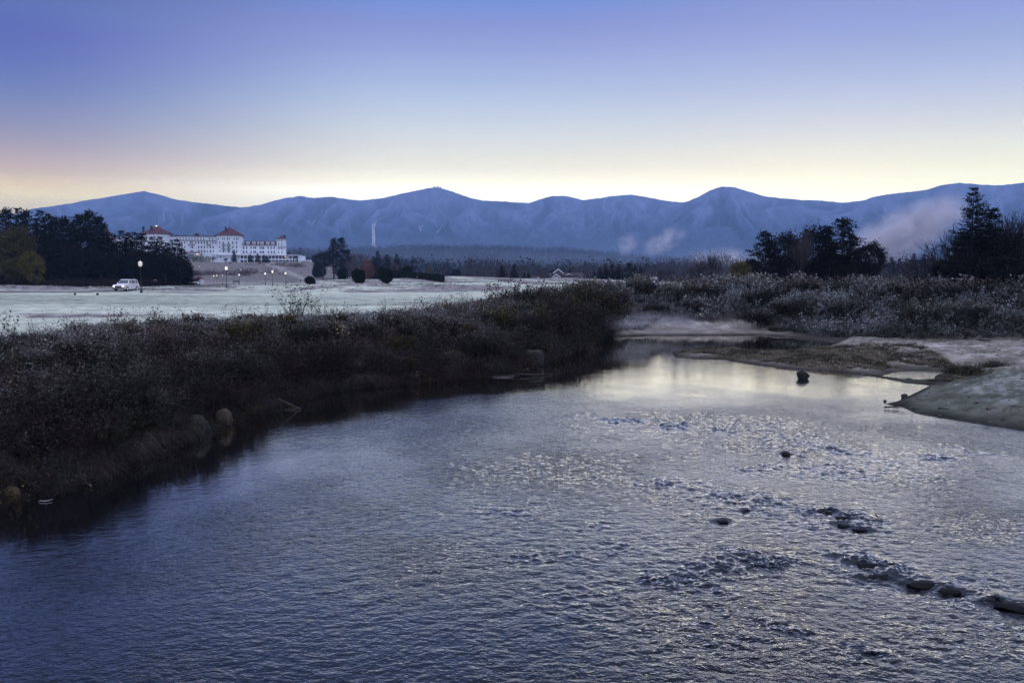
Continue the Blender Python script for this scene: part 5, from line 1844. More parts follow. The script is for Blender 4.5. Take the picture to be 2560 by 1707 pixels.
# small pale sand patch under the far dark bank
mb = MB()
pts = [G(px, py, 0) for px, py in [(1195, 942), (1215, 932), (1250, 927), (1290, 924), (1322, 924), (1318, 932), (1300, 940), (1270, 945), (1230, 945)]]
pts = np.array(pts)
cc = pts.mean(0)
n = len(pts)
V = [(p[0], p[1], -.05) for p in pts] + [(cc[0] + (p[0] - cc[0]) * .8, cc[1] + (p[1] - cc[1]) * .8, .06) for p in pts] + [(cc[0], cc[1], .12)]
mb.add(V, [(i, (i + 1) % n, n + (i + 1) % n, n + i) for i in range(n)], [(n + i, n + (i + 1) % n, 2 * n) for i in range(n)], (.12, .105, .105))
tag(mb.build('sand_bar', M_GROUND, smooth=True), kind='structure')


# pebbles, clods and bits of driftwood strewn over the sand and its waterline
def litter():
    rng = np.random.default_rng(140)
    mb = MB()
    n = 24000
    x = rng.uniform(4, 48, n)
    y = rng.uniform(24, 62, n)
    d, dl, dr = shore(x, y)
    k = (dr < dl) & (d > .02) & (rng.uniform(0, 1, n) < .06 + .5 * np.exp(-d / .35)) & (fbm(x * .6, y * .6, 3) > -.15)
    x, y = x[k], y[k]
    z = terrain(x, y)
    n = len(x)
    ico = bmesh.new()
    bmesh.ops.create_icosphere(ico, subdivisions=1, radius=1)
    V0 = np.array([v.co for v in ico.verts])
    T0 = np.array([[v.index for v in f.verts] for f in ico.faces])
    ico.free()
    r = rng.uniform(.02, .075, (n, 1, 1)) * np.where(rng.uniform(0, 1, (n, 1, 1)) < .06, 2.0, 1)
    V = V0[None] * (1 + rng.uniform(-.3, .3, (n, len(V0), 1))) * r * np.stack([rng.uniform(.8, 1.8, n), rng.uniform(.7, 1.2, n), rng.uniform(.4, .7, n)], 1)[:, None]
    V = V + np.stack([x, y, z], 1)[:, None]
    T = (T0[None] + (np.arange(n) * len(V0))[:, None, None]).reshape(-1, 3)
    c = np.array([.045, .04, .038])[None] * rng.uniform(.3, 2.2, (n, 1))
    mb.add(V.reshape(-1, 3), None, T, np.repeat(c, len(V0), 0))
    m = 260
    q = rng.integers(0, n, m)
    mb.blades(np.stack([x[q], y[q], z[q] + .03], 1), np.stack([rng.normal(size=m), rng.normal(size=m), rng.uniform(-.02, .06, m)], 1), rng.uniform(.2, .9, m), .02, .03, (.03, .026, .024), rng, 2)
    tag(mb.build('gravel', M_ROCK), kind='stuff')


litter()


def sand_tufts():
    rng = np.random.default_rng(160)
    mb = MB()
    n = 6000
    x = rng.uniform(10, 46, n)
    y = rng.uniform(26, 60, n)
    d, dl, dr = shore(x, y)
    k = (dr < dl) & (d > .6) & (fbm(x * .35 + 4, y * .5, 3) > .05) & ~inside(x, y, PUD) & (seg_dist(x, y, PUD + PUD[:1]) > .5)
    x, y = x[k][:2000], y[k][:2000]
    m = 8
    P = np.repeat(np.stack([x, y, terrain(x, y) - .02], 1), m, 0) + rng.normal(0, .07, (len(x) * m, 3)) * np.array([1, 1, 0])
    mb.blades(P, np.stack([rng.normal(0, .6, len(P)), rng.normal(0, .6, len(P)), np.ones(len(P))], 1), rng.uniform(.06, .22, len(P)), .5, .03, np.array([.17, .155, .11])[None] * rng.uniform(.4, 1.8, (len(P), 1)), rng, 2)
    tag(mb.build('grass', M_LEAF), kind='stuff')


sand_tufts()

# ================================================================== the hotel on its rise
HD = 640.0
HM = HD / F                      # metres per photo pixel at the hotel
_h = AT(530, 648.5, HD)
HZ = float(_h[2])
HROT = -math.atan2(_h[0], _h[1]) * 0.55
hotel = thing('hotel', 'long white grand hotel with red roofs and two round towers on the rise', 'hotel', (float(_h[0]), float(_h[1]), HZ), HROT)
hx = lambda px: (px - 530) * HM
hz = lambda py: (648.5 - py) * HM


def part(name, mat, parent, fn, smooth=False, label=None):
    mb = MB()
    fn(mb)
    o = mb.build(name, mat, parent, smooth)
    if label:
        o['label'] = label
    return o


GZ = -9.0


def wallbox(m, x0, x1, y0, y1, t, b=None):
    m.box(hx(x0), hx(x1), y0, y1, GZ if b is None else hz(b), hz(t))


# main long block, set-back top storey, right wing, end tower
part('wall', M_WHITE, hotel, lambda m: wallbox(m, 440, 592, 0, 17, 602))
part('wall', M_WHITE, hotel, lambda m: wallbox(m, 430, 545, .8, 16, 592, 602))
part('wall', M_WHITE, hotel, lambda m: wallbox(m, 592.2, 686, 1.2, 16, 613))
part('wall', M_WHITE, hotel, lambda m: wallbox(m, 686.2, 708, -1.2, 7, 597))
part('cornice', M_TRIM, hotel, lambda m: m.box(hx(430), hx(546), -.7, .79, hz(602.5), hz(600.6)))
part('roof', M_RED, hotel, lambda m: m.box(hx(429), hx(541), .1, 16.6, hz(592) + .01, hz(590.4)))


def tower_wall(m, cx, r, top):
    m.lathe([(r, GZ), (r, hz(top))], 24, c=(hx(cx), 4.5))


TWR = 10.6
part('tower_wall', M_WHITE, hotel, lambda m: tower_wall(m, 571.5, TWR, 588.7))
part('tower_roof', M_RED, hotel, lambda m: m.lathe([(TWR + .9, hz(589.6)), (TWR + 1.2, hz(588.8)), (7.2, hz(580.5)), (.35, hz(568.6)), (0.01, hz(568))], 12, c=(hx(571.5), 4.5)), label='red conical roof of the right-hand big tower')
part('tower_wall', M_WHITE, hotel, lambda m: tower_wall(m, 401, TWR + .6, 586.7))
part('tower_roof', M_RED, hotel, lambda m: m.lathe([(TWR + 1.6, hz(587.5)), (TWR + 1.9, hz(586.8)), (7.6, hz(578.8)), (.5, hz(567.8)), (.01, hz(567))], 12, c=(hx(401), 4.5)), label='red conical roof of the tower half hidden by pines')
part('roof_light', M_WARM, hotel, lambda m: m.lathe([(.01, hz(568.6)), (.5, hz(567.8)), (.5, hz(566.6)), (.01, hz(566))], 8, c=(hx(401.6), 2.5)), label='small warm light glowing at the top of the tower roof')
part('wall', M_WHITE, hotel, lambda m: wallbox(m, 268, 430, 2, 17, 594))
part('roof', M_RED, hotel, lambda m: (m.add([(hx(268), 1.5, hz(594)), (hx(295), 1.5, hz(594)), (hx(295), 14, hz(594)), (hx(268), 14, hz(594)), (hx(281.5), 4, hz(577)), (hx(281.5), 12, hz(577))],
                                      [(0, 1, 4, 4)][:0] + [(1, 2, 5, 4), (3, 0, 4, 5)], [(0, 1, 4), (2, 3, 5)])), label='red gabled roof peeping over the pines at the far left')
for a, t, b in [(273.5, 575.5, 590), (289, 575, 590)]:
    part('chimney', M_CHIMNEY, hotel, lambda m: m.box(hx(a - 1.6), hx(a + 1.6), 3, 4.5, hz(b), hz(t)))
for a, t, b, yy, wd in [(369.8, 569.6, 584, 4, 2.2), (394, 569.4, 582, -3.6, 2.3), (492.5, 585, 591, 6, 4.6), (566.4, 569.5, 586, -3.4, 2.0), (697.5, 589, 597, 3.5, 1.4), (702.2, 587.6, 597, 3.0, 2.0), (706, 588.2, 597, 3.8, 1.4), (446, 589, 592, 5, 2), (712.5, 629, 638, 4, 2.0)]:
    part('chimney', M_CHIMNEY, hotel, lambda m: (m.box(hx(a - wd), hx(a + wd), yy, yy + 1.3, hz(b), hz(t)), m.box(hx(a - wd) - .15, hx(a + wd) + .15, yy - .15, yy + 1.45, hz(t), hz(t) + .25)))
for a, t, b, yy in [(401.7, 543, 567, 4.5), (571.8, 544, 568, 4.5)]:
    part('flagpole', M_DARKMETAL, hotel, lambda m: m.tube([(hx(a), yy, hz(b) - .3), (hx(a), yy, hz(t))], [.14, .08], 6))


# eave brackets under the tower roofs: dark soffit blocks
def brackets(m, cx, r, py):
    for k in range(24):
        th = k * 2 * PI / 24
        x, y = hx(cx) + math.cos(th) * r, 4.5 + math.sin(th) * r
        m.box(x - .28, x + .28, y - .28, y + .28, hz(py) - .42, hz(py))


part('bracket_ring', M_SHINGLE, hotel, lambda m: brackets(m, 571.5, TWR + .32, 589.6))
part('bracket_ring', M_SHINGLE, hotel, lambda m: brackets(m, 401, TWR + .92, 587.5))


# mansard of the right wing
def mansard(m):
    x0, x1, xa, xb = hx(591), hx(686.1), hx(606), hx(686.1)
    z0, z1 = hz(613), hz(602)
    V = [(x0, .6, z0), (x1, .6, z0), (x1, 16.6, z0), (x0, 16.6, z0), (xa, 3.2, z1), (xb, 3.2, z1), (xb, 14, z1), (xa, 14, z1)]
    m.add(V, [(0, 1, 5, 4), (1, 2, 6, 5), (2, 3, 7, 6), (3, 0, 4, 7), (4, 5, 6, 7), (0, 3, 2, 1)])


part('mansard_roof', M_RED, hotel, mansard)
win = MB()
win.box(-.46, .46, -.06, 0, -.9, .9)
WIN = win.mesh('window', M_GLASS)
wins = MB()
wins.box(-.34, .34, -.06, 0, -.75, .75)
WINS = wins.mesh('window', M_GLASS)
fr = MB()
for x0, x1, z0, z1 in [(-.6, -.46, -1.04, 1.04), (.46, .6, -1.04, 1.04), (-.46, .46, .9, 1.04), (-.46, .46, -1.04, -.9)]:
    fr.box(x0, x1, -.1, 0, z0, z1)


def window(x, y, z, rz=0.0, me=None, parent=None):
    o = link('window', me or WIN, parent or hotel)
    o.location = (x, y, z)
    o.rotation_euler = (0, 0, rz)
    return o


C6 = lambda x: 440 + x / 8.4
R6 = lambda y: 560 + y / 8.4
rand = random.Random(4)
for y in (400, 490, 577):
    for x in (172, 230, 350, 382, 445, 500, 557, 615, 672, 730, 788, 845):
        if (x in (445, 845)) and y != 400:
            continue
        window(hx(C6(x)), 0, hz(R6(y)), me=WINS if rand.random() < .25 else WIN)
for x in (80, 140, 198, 255, 312, 370, 430, 487, 545, 602, 715, 775):
    window(hx(C6(x)), .8, hz(R6(317)), me=WINS)


def twin(px, py, me=None):
    dx = hx(px) - hx(571.5)
    a = math.asin(max(-1, min(1, dx / TWR)))
    window(hx(px), 4.5 - math.cos(a) * TWR, hz(py), a, me)


for x in (868, 905, 1000, 1035, 1097, 1130, 1228, 1268, 1296):
    twin(C6(x), R6(320), WINS)
for y in (403, 490, 580):
    for x in (935, 1012, 1118, 1198, 1268):
        twin(C6(x), R6(y))
for y in (497, 585):
    for x in (1335, 1390, 1450, 1540, 1597, 1630, 1725, 1760, 1792, 1890, 1948, 2008):
        window(hx(C6(x)), 1.2, hz(R6(y)))
for y in (345, 425, 510, 592):
    for x in (2110, 2172):
        window(hx(C6(x)), -1.2, hz(R6(y)), me=WINS)
# balconies on the tower
for y in (450, 535):
    for x in (1015, 1120):
        dx = hx(C6(x)) - hx(571.5)
        yy = 4.5 - math.sqrt(TWR ** 2 - dx * dx)
        part('balcony', M_TRIM, hotel, lambda m: (m.box(hx(C6(x)) - 1.5, hx(C6(x)) + 1.5, yy - 1.1, yy + .4, hz(R6(y)) - .15, hz(R6(y))), m.box(hx(C6(x)) - 1.5, hx(C6(x)) + 1.5, yy - 1.1, yy - 1.02, hz(R6(y)), hz(R6(y)) + .9)))
# dormers of the mansard
for x in (1372, 1478, 1600, 1690, 1765, 1882, 1985):
    px = C6(x)
    wd = .6 if x == 1690 else 1.25
    d = part('dormer', M_WHITE, hotel, lambda m: (m.box(hx(px) - wd, hx(px) + wd, .9, 4.4, hz(611), hz(604.5)), m.box(hx(px) - wd - .25, hx(px) + wd + .25, .6, 4.4, hz(604.5), hz(603.9))))
    for k in ((-.72, 0, .72) if wd > 1 else (0,)):
        w_ = link('pane', WINS, d)
        w_.location = (hx(px) + k, .9, hz(608))
        w_.scale = (.6, 1, .8)
# end tower roof
part('tower_roof', M_RED, hotel, lambda m: m.add([(hx(685), -1.9, hz(597)), (hx(709.5), -1.9, hz(597)), (hx(709.5), 7.6, hz(597)), (hx(685), 7.6, hz(597)), (hx(697), 2.8, hz(588.4))], [(0, 3, 2, 1)], [(0, 1, 4), (1, 2, 4), (2, 3, 4), (3, 0, 4)]), label='small red pyramid roof of the end tower')
part('balcony', M_TRIM, hotel, lambda m: m.box(hx(689), hx(709.5), -2.2, -1.21, hz(617), hz(615.6)))
# red awnings on the main front
for x0, x1, y in [(295, 430, 436), (650, 750, 436)]:
    part('window_hood', M_RED, hotel, lambda m: m.box(hx(C6(x0)), hx(C6(x1)), -.7, -.07, hz(R6(y)) - .15, hz(R6(y)) + .2))


# veranda
def arc_pts(n):
    return [(hx(722) + 7.2 * math.sin(t), -6.4 + 7.2 * (1 - math.cos(t))) for t in np.linspace(0, PI * .55, n)]


def vroof(m):
    m.box(hx(531.5), hx(722), -7.2, -1.25, hz(638.4), hz(636.9))
    pts = arc_pts(10)
    c = (hx(722), .8)
    for a, b in zip(pts[:-1], pts[1:]):
        V = [(a[0], a[1] - .8, hz(638.4)), (b[0] + .5, b[1] - .8, hz(638.4)), (c[0], c[1], hz(638.4)), (a[0], a[1] - .8, hz(636.9)), (b[0] + .5, b[1] - .8, hz(636.9)), (c[0], c[1], hz(636.9))]
        m.add(V, [(0, 1, 4, 3)], [(3, 4, 5), (0, 2, 1)])


part('veranda_roof', M_WHITE, hotel, vroof)
part('veranda_floor', M_WHITE, hotel, lambda m: m.box(hx(531.5), hx(734), -7.0, -1.25, hz(649.8), hz(646.8)))
part('veranda_shade', M_SHINGLE, hotel, lambda m: m.box(hx(545), hx(720), -1.24, -1.21, hz(646.5), hz(639)), label='dark sheet standing for the shade behind the veranda columns')  # dark sheet added in place of the shade under the veranda roof
colm = MB()
colm.box(-.24, .24, -.24, .24, 0, hz(638.4) - hz(646.8))
COLM = colm.mesh('veranda_column', M_WHITE)
low = MB()
low.box(-.3, .3, -.3, .3, GZ - 3, hz(649.8))
LOWM = low.mesh('basement_post', M_WHITE)
for k in range(24):
    px = 533 + k * 8.35
    o = link('veranda_column', COLM, hotel)
    o.location = (hx(px), -6.6, hz(646.8))
    if px > 598:
        o = link('basement_post', LOWM, hotel)
        o.location = (hx(px), -6.6, 0)
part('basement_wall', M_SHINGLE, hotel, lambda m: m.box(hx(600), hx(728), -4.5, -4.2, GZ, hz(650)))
part('basement_wall', M_WHITE, hotel, lambda m: m.box(hx(531), hx(600), -6.9, -4.2, GZ, hz(649.8)))
for px, py in [(707, 641), (712, 643), (565, 645), (637, 645.5), (708, 654.5)]:
    part('veranda_lamp', M_WARM, hotel, lambda m: m.lathe([(.01, hz(py) - .3), (.34, hz(py)), (.01, hz(py) + .3)], 8, c=(hx(px), -5.6)))
# low annex at the right end
part('annex_wall', M_WHITE, hotel, lambda m: m.box(hx(738), hx(755), -4, 6, GZ, hz(639.5)))
part('annex_wall', M_WHITE, hotel, lambda m: m.box(hx(744), hx(771), -6, -4.01, GZ - 2, hz(649.5)))
for k in range(6):
    window(hx(748 + k * 3.6), -6.0, hz(653.5), me=WINS)
# entrance canopy in front of the main block
part('entrance_canopy', M_RED, hotel, lambda m: m.add([(hx(466), -13, hz(634.5)), (hx(509), -13, hz(634.5)), (hx(509), -.02, hz(634)), (hx(466), -.02, hz(634)), (hx(474), -8, hz(631)), (hx(500), -8, hz(631)), (hx(500), -.02, hz(631)), (hx(474), -.02, hz(631))],
                                                   [(0, 1, 5, 4), (1, 2, 6, 5), (3, 0, 4, 7), (4, 5, 6, 7), (0, 3, 2, 1)]), label='red-roofed entrance canopy on white posts')
part('canopy_fascia', M_WHITE, hotel, lambda m: m.box(hx(466), hx(509), -13, -.03, hz(636.2), hz(634.52)))
for px in (468, 479, 497, 507):
    part('canopy_post', M_WHITE, hotel, lambda m: m.box(hx(px) - .4, hx(px) + .4, -12.8, -12.0, GZ, hz(636.2)))
part('canopy_lamp', M_WARM, hotel, lambda m: m.box(hx(499), hx(503), -10, -9, hz(637.4), hz(636.5)))

# hedge with the lit yellow put into its leaf colour, and a dark parked car at the hotel entrance
p = AT(503, 649, HD - 18)
hb = MB()
n = 900
hb.leaves(np.stack([RNG.uniform(-7, 7, n), RNG.uniform(-1.2, 1.2, n), RNG.uniform(-3, 2.4, n)], 1), RNG.normal(size=(n, 3)), .8, .5, np.array([.16, .15, .06])[None] * RNG.uniform(.5, 1.4, (n, 1)))
o = hb.build('hedge', M_LEAF)
o.location = (float(p[0]), float(p[1]), float(p[2]))
tag(o, 'hedge under the entrance canopy, its yellow glow put into the leaves', 'hedge')


# ================================================================== cars
def make_car(name, label, paint, lit, group=None):
    """length along +x (front at +x), wheels on z = 0"""
    t = thing(name, label, 'car', group=group)
    M_P = mat_plain(name + '_paint', paint, .3, .5, var=.05)
    bm = bmesh.new()
    prof = [(-2.30, .42), (-2.36, .75), (-2.30, 1.02), (-2.22, 1.08), (1.05, 1.08), (1.30, 1.03), (2.05, .98), (2.26, .86), (2.34, .62), (2.30, .40), (1.9, .30), (-1.9, .30)]
    vs_ = [[bm.verts.new((x, y * (.90 if z > .9 else .93), z)) for x, z in prof] for y in (-1, 1)]
    n_ = len(prof)
    for i in range(n_):
        j = (i + 1) % n_
        bm.faces.new((vs_[0][i], vs_[0][j], vs_[1][j], vs_[1][i]))
    bm.faces.new(vs_[0][::-1])
    bm.faces.new(vs_[1])
    bmesh.ops.recalc_face_normals(bm, faces=bm.faces)
    bmesh.ops.bevel(bm, geom=[e for e in bm.edges], offset=.05, segments=2, affect='EDGES')
    me = bpy.data.meshes.new('body')
    bm.to_mesh(me)
    bm.free()
    me.materials.append(M_P)
    link('body', me, t)
    # cabin: pillars and roof as one shell, glass as its own panes
    cab = [(-2.18, 1.07), (-2.02, 1.70), (-1.7, 1.78), (.10, 1.78), (.28, 1.74), (1.12, 1.07)]

    def cabw(z):
        return .86 - .16 * (z - 1.07) / .7
    bm = bmesh.new()
    rows = [[bm.verts.new((x, s * cabw(z), z)) for x, z in cab] for s in (-1, 1)]
    for i in range(len(cab) - 1):
        bm.faces.new((rows[0][i], rows[0][i + 1], rows[1][i + 1], rows[1][i]))
    bm.faces.new(rows[0][::-1])
    bm.faces.new(rows[1])
    bmesh.ops.recalc_face_normals(bm, faces=bm.faces)
    bmesh.ops.bevel(bm, geom=[e for e in bm.edges], offset=.04, segments=2, affect='EDGES')
    me = bpy.data.meshes.new('cabin')
    bm.to_mesh(me)
    bm.free()
    me.materials.append(M_P)
    link('cabin', me, t)

    def quad(nm, V, m=M_GLASS):
        mb = MB()
        V = np.array(V, float)
        nrm = np.cross(V[1] - V[0], V[2] - V[0])
        nrm /= np.linalg.norm(nrm)
        if nrm @ (V.mean(0) - np.array([-.4, 0, 1.2])) < 0:
            nrm = -nrm
        A, B = V + nrm * .012, V - nrm * .02
        mb.add(np.vstack([A, B]), [(0, 1, 2, 3), (7, 6, 5, 4), (0, 4, 5, 1), (1, 5, 6, 2), (2, 6, 7, 3), (3, 7, 4, 0)])
        return mb.build(nm, m, t)
    quad('windscreen', [(1.02, -.76, 1.16), (1.02, .76, 1.16), (.36, .64, 1.68), (.36, -.64, 1.68)])
    quad('rear_window', [(-2.14, -.72, 1.2), (-2.14, .72, 1.2), (-2.04, .64, 1.64), (-2.04, -.64, 1.64)])
    for s in (-1, 1):
        for x0, x1, x2, x3 in [(-1.95, -1.28, -1.32, -1.85), (-1.16, -.22, -.22, -1.16), (-.10, .86, .30, -.10)]:
            quad('side_window', [(x0, s * (cabw(1.14)), 1.14), (x1, s * cabw(1.14), 1.14), (x2, s * cabw(1.66), 1.66), (x3, s * cabw(1.66), 1.66)])
    ty, rm = MB(), MB()
    ty.lathe([(.22, -.11), (.35, -.11), (.37, -.06), (.37, .06), (.35, .11), (.22, .11)], 20, (.012, .012, .012))
    rm.lathe([(.01, .09), (.06, .10), (.20, .075), (.23, .11)], 12, (.3, .3, .32))
    TYM, RMM = ty.mesh('tyre', M_WETROCK), rm.mesh('rim', M_WHITE)
    for x in (-1.45, 1.42):
        for s in (-1, 1):
            wl_ = thing('wheel', None, None, (x, s * .86, .37))
            del_keys = [k for k in wl_.keys()]
            wl_.parent = t
            wl_.rotation_euler = (-s * PI / 2, 0, 0)
            link('tyre', TYM, wl_)
            link('rim', RMM, wl_)
    part('grille', M_DARKMETAL, t, lambda m: m.box(2.27, 2.36, -.48, .48, .60, .80))
    part('bumper', M_DARKMETAL if lit else M_P, t, lambda m: m.box(2.2, 2.42, -.88, .88, .36, .54))
    for s in (-1, 1):
        h = part('headlight', M_HEAD if lit else M_GLASS, t, lambda m: m.lathe([(.01, 2.39), (.08, 2.375), (.12, 2.33), (.12, 2.2)], 12, sy=.75))
        # lathe axis z -> x
        h.rotation_euler = (0, PI / 2, 0)
        h.location = (0, s * .68, .74)
        part('mirror', M_P, t, lambda m: m.box(.62, .78, s * .90 - .12, s * .90 + .12, 1.12, 1.28))
        part('tail_light', M_RED, t, lambda m: m.box(-2.37, -2.25, s * .80 - .08, s * .80 + .08, .85, 1.05))
        part('roof_rail', M_DARKMETAL, t, lambda m: m.box(-1.7, 0, s * .62 - .025, s * .62 + .025, 1.79, 1.84))
    return t


M_HEAD = mat_plain('headlight_lit', (.9, .9, .9), .2, .5, (1.0, .9, .8), 2.5)
car = make_car('parked_car', 'white estate car with headlights on, on the road by the unlit lamp post', (.72, .70, .74), True)
x, y, z = HIT(316, 727.5, 60)
car.location = (x, y, z)
car.rotation_euler = (0, 0, math.atan2(-math.cos(math.radians(2)), -math.sin(math.radians(2))))
car.scale = (.95, .95, .95)
c2 = make_car('parked_car', 'dark car standing under the hotel entrance canopy', (.02, .02, .025), False)
p = AT(487, 648.5, HD - 16)
c2.location = (float(p[0]), float(p[1]), float(p[2]))
c2.rotation_euler = (0, 0, .15)

# ================================================================== lamp posts
def make_lamp(name):
    t = thing(name, 'tmp', 'street lamp')
    b, p_, g_, c_ = MB(), MB(), MB(), MB()
    b.lathe([(.20, -.1), (.20, .12), (.15, .2), (.13, .55), (.07, .65), (.06, .66)], 12)
    p_.lathe([(.062, .6), (.05, 1.5), (.042, 3.45), (.075, 3.47), (.075, 3.52), (.03, 3.55)], 10)
    g_.lathe([(.08, 3.52), (.17, 3.58), (.24, 3.75), (.25, 3.9), (.21, 4.04)], 12)
    c_.lathe([(.27, 4.03), (.26, 4.08), (.12, 4.19), (.05, 4.22), (.04, 4.3), (.01, 4.33)], 12)
    b.build('base', M_DARKMETAL, t, True)
    p_.build('pole', M_DARKMETAL, t, True)
    gm = g_.build('lamp_globe', M_LAMP, t, True)
    c_.build('cap', M_PALEGLOW, t, True)
    return t, gm


LAMPS = [  # px, base py, top py, lit, label
    (353.5, 732, 652, 0, 'unlit lamp post with a white lantern, tallest, right beside the white car'),
    (567, 718.5, 665.5, 1, 'lit lamp post second in height, out on the lawn below the big tower'),
    (682, 713.6, 675.5, 1, 'middle and tallest lit lamp of the close trio on the lawn'),
    (714.5, 713.6, 680, 1, 'right-hand lit lamp of the close trio on the lawn'),
    (663.7, 712.6, 681, 1, 'left-hand lit lamp of the close trio on the lawn'),
    (598.5, 710.7, 684.5, 1, 'lit lamp post standing at the end of the bench'),
    (535, 707.8, 687.5, 1, 'left of the pair of little lit lamps beside the path'),
    (542.3, 706.5, 687, 1, 'right of the pair of little lit lamps beside the path'),
    (556.5, 710.7, 687, 0, 'unlit slim lamp post between the path pair and the tall lit lamp'),
    (601.4, 684, 673, 1, 'first of two lamps close together halfway up the slope'),
    (603.4, 685, 675, 1, 'second of two lamps close together halfway up the slope'),
    (684.5, 683, 672.5, 1, 'small lamp glimpsed just over the middle lamp of the trio'),
    (784, 685, 671.5, 1, 'left small lamp on the grass slope right of the annex'),
    (803, 686.5, 675.5, 1, 'right small lamp on the grass slope right of the annex'),
    (798, 672, 662, 1, 'small lamp in front of the dark flat bush at the slope end'),
    (737, 661, 652.5, 1, 'small lamp by the far end of the veranda'),
    (813.6, 660, 652, 1, 'tiny lamp under the broad tree left of the twin pines'),
    (498, 676, 666, 1, 'lone small lamp in the brush under the entrance canopy'),
    (569.5, 690, 682, 1, 'tiny lamp beside the path above the tall lit lamp'),
    (930.7, 693, 683, 1, 'small lamp between the two egg-shaped evergreens'),
    (1043, 699, 691.5, 1, 'tiny lamp in front of the long clipped hedge'),
]
lamp0, lg0 = make_lamp('street_lamp')
for i, (px, b_, t_, lit, lb) in enumerate(LAMPS):
    x, y, z = HIT(px, b_, 60)
    H = (b_ - t_) / F * y
    k = H / 4.33
    o = lamp0 if i == 0 else dup(lamp0, (0, 0, 0))
    o.location = (x, y, z)
    o.scale = (k * 1.05, k * 1.05, k)
    tag(o, lb, 'street lamp', 'old-style lamp posts on the hotel grounds')
    for ch in o.children:
        if ch.name.startswith('lamp_globe'):
            if not lit:
                ch.data = ch.data.copy()
                ch.data.materials.clear()
                ch.data.materials.append(M_PALEGLOW)
            else:
                ch.data = LITG if i > 1 else ch.data
                if i == 1:
                    ch.data = ch.data.copy()
                    ch.data.materials.clear()
                    ch.data.materials.append(M_LAMP)
                    LITG = ch.data

# ================================================================== small things on the lawn
# guard booth
x, y, z = HIT(498, 709.5, 60)
b = thing('guard_booth', 'small white booth with a red hipped roof at the foot of the slope', 'booth', (x, y, z), -.1)
m_ = y / F
W, Hh = 17 * m_ / 2, 12.5 * m_
part('wall', M_WHITE, b, lambda m: m.box(-W, W, -W, W, -.2, Hh))
part('roof', M_RED, b, lambda m: m.add([(-W - .25, -W - .25, Hh), (W + .25, -W - .25, Hh), (W + .25, W + .25, Hh), (-W - .25, W + .25, Hh), (0, 0, Hh + 7 * m_)], [(3, 2, 1, 0)], [(0, 1, 4), (1, 2, 4), (2, 3, 4), (3, 0, 4)]))
part('window', M_GLASS, b, lambda m: m.box(-.35, .35, -W - .04, -W, Hh * .45, Hh * .85))
part('door', M_TRIM, b, lambda m: m.box(.5, W - .1, -W - .03, -W, 0, Hh * .82))

# bench
x, y, z = HIT(590, 709, 60)
m_ = y / F
b = thing('bench', 'dark park bench beside the path near the lit lamp post', 'bench', (x, y, z), .1)
L_ = 15 * m_ / 2
part('seat', M_DARKMETAL, b, lambda m: m.box(-L_, L_, -.25, .25, .40, .46))
part('backrest', M_DARKMETAL, b, lambda m: [m.box(-L_, L_, .22, .28, .50 + k * .16, .60 + k * .16) for k in range(3)])
for k in (-.9, .9):
    part('leg', M_DARKMETAL, b, lambda m: m.box(k * L_ - .04, k * L_ + .04, -.22, .28, -.1, .40))

# roofed sign post, leaning stump, bare post, rope barrier
x, y, z = HIT(388.5, 715, 60)
m_ = y / F
b = thing('sign_post', 'small wooden post with a little gabled roof, right of the unlit lamp post', 'sign', (x, y, z), .2)
part('post', M_WOOD, b, lambda m: m.box(-.08, .08, -.08, .08, -.2, 14 * m_, (.14, .11, .09)))
part('gable_roof', M_WOOD, b, lambda m: (m.add([(-.55, -.3, 12.5 * m_), (0, -.3, 17 * m_), (0, .3, 17 * m_), (-.55, .3, 12.5 * m_), (.55, -.3, 12.5 * m_), (.55, .3, 12.5 * m_)], [(0, 1, 2, 3), (1, 4, 5, 2)], [(0, 4, 1), (3, 2, 5)], (.2, .17, .15))))
for px, b_, t_, lean, lb in [(417, 706, 691, -.35, 'pale leaning stump against the dark wood'), (438.5, 706, 696, 0.02, 'pale upright stump right of the leaning one')]:
    x, y, z = HIT(px, b_, 60)
    m_ = y / F
    h = (b_ - t_) * m_
    mb = MB()
    mb.tube([(0, 0, -.2), (lean * h * .5, 0, h * .5), (lean * h, 0, h)], [.16, .13, .10], 7, (.16, .13, .12))
    o = mb.build('tree_stump', M_WOOD, smooth=True)
    o.location = (x, y, z)
    tag(o, lb, 'stump')
x, y, z = HIT(216, 738.5, 40)
m_ = y / F
b = thing('rope_barrier', 'low barrier of two dark posts and a pale bar on the lawn', 'barrier', (x, y, z))
for k in (-28, 28):
    part('post', M_DARKMETAL, b, lambda m: m.lathe([(.10, -.1), (.12, .12), (.11, .22), (.02, .26)], 10, c=(k * m_, 0)))
part('bar', M_PALEGLOW, b, lambda m: m.tube([(-28 * m_, 0, .10), (0, 0, .07), (28 * m_, 0, .10)], .03, 6))

# low fence by the flat-topped pine
x, y, z = HIT(1262, 705, 60)
m_ = y / F
b = thing('fence', 'low dark fence at the foot of the flat-topped pine', 'fence', (x, y, z))
for k in range(5):
    part('post', M_DARKMETAL, b, lambda m: m.box((-16 + 8 * k) * m_ - .06, (-16 + 8 * k) * m_ + .06, -.06, .06, -.2, .75))
for h in (.25, .55):
    part('rail', M_DARKMETAL, b, lambda m: m.box(-16 * m_, 16 * m_, -.09, -.065, h - .10, h + .05))


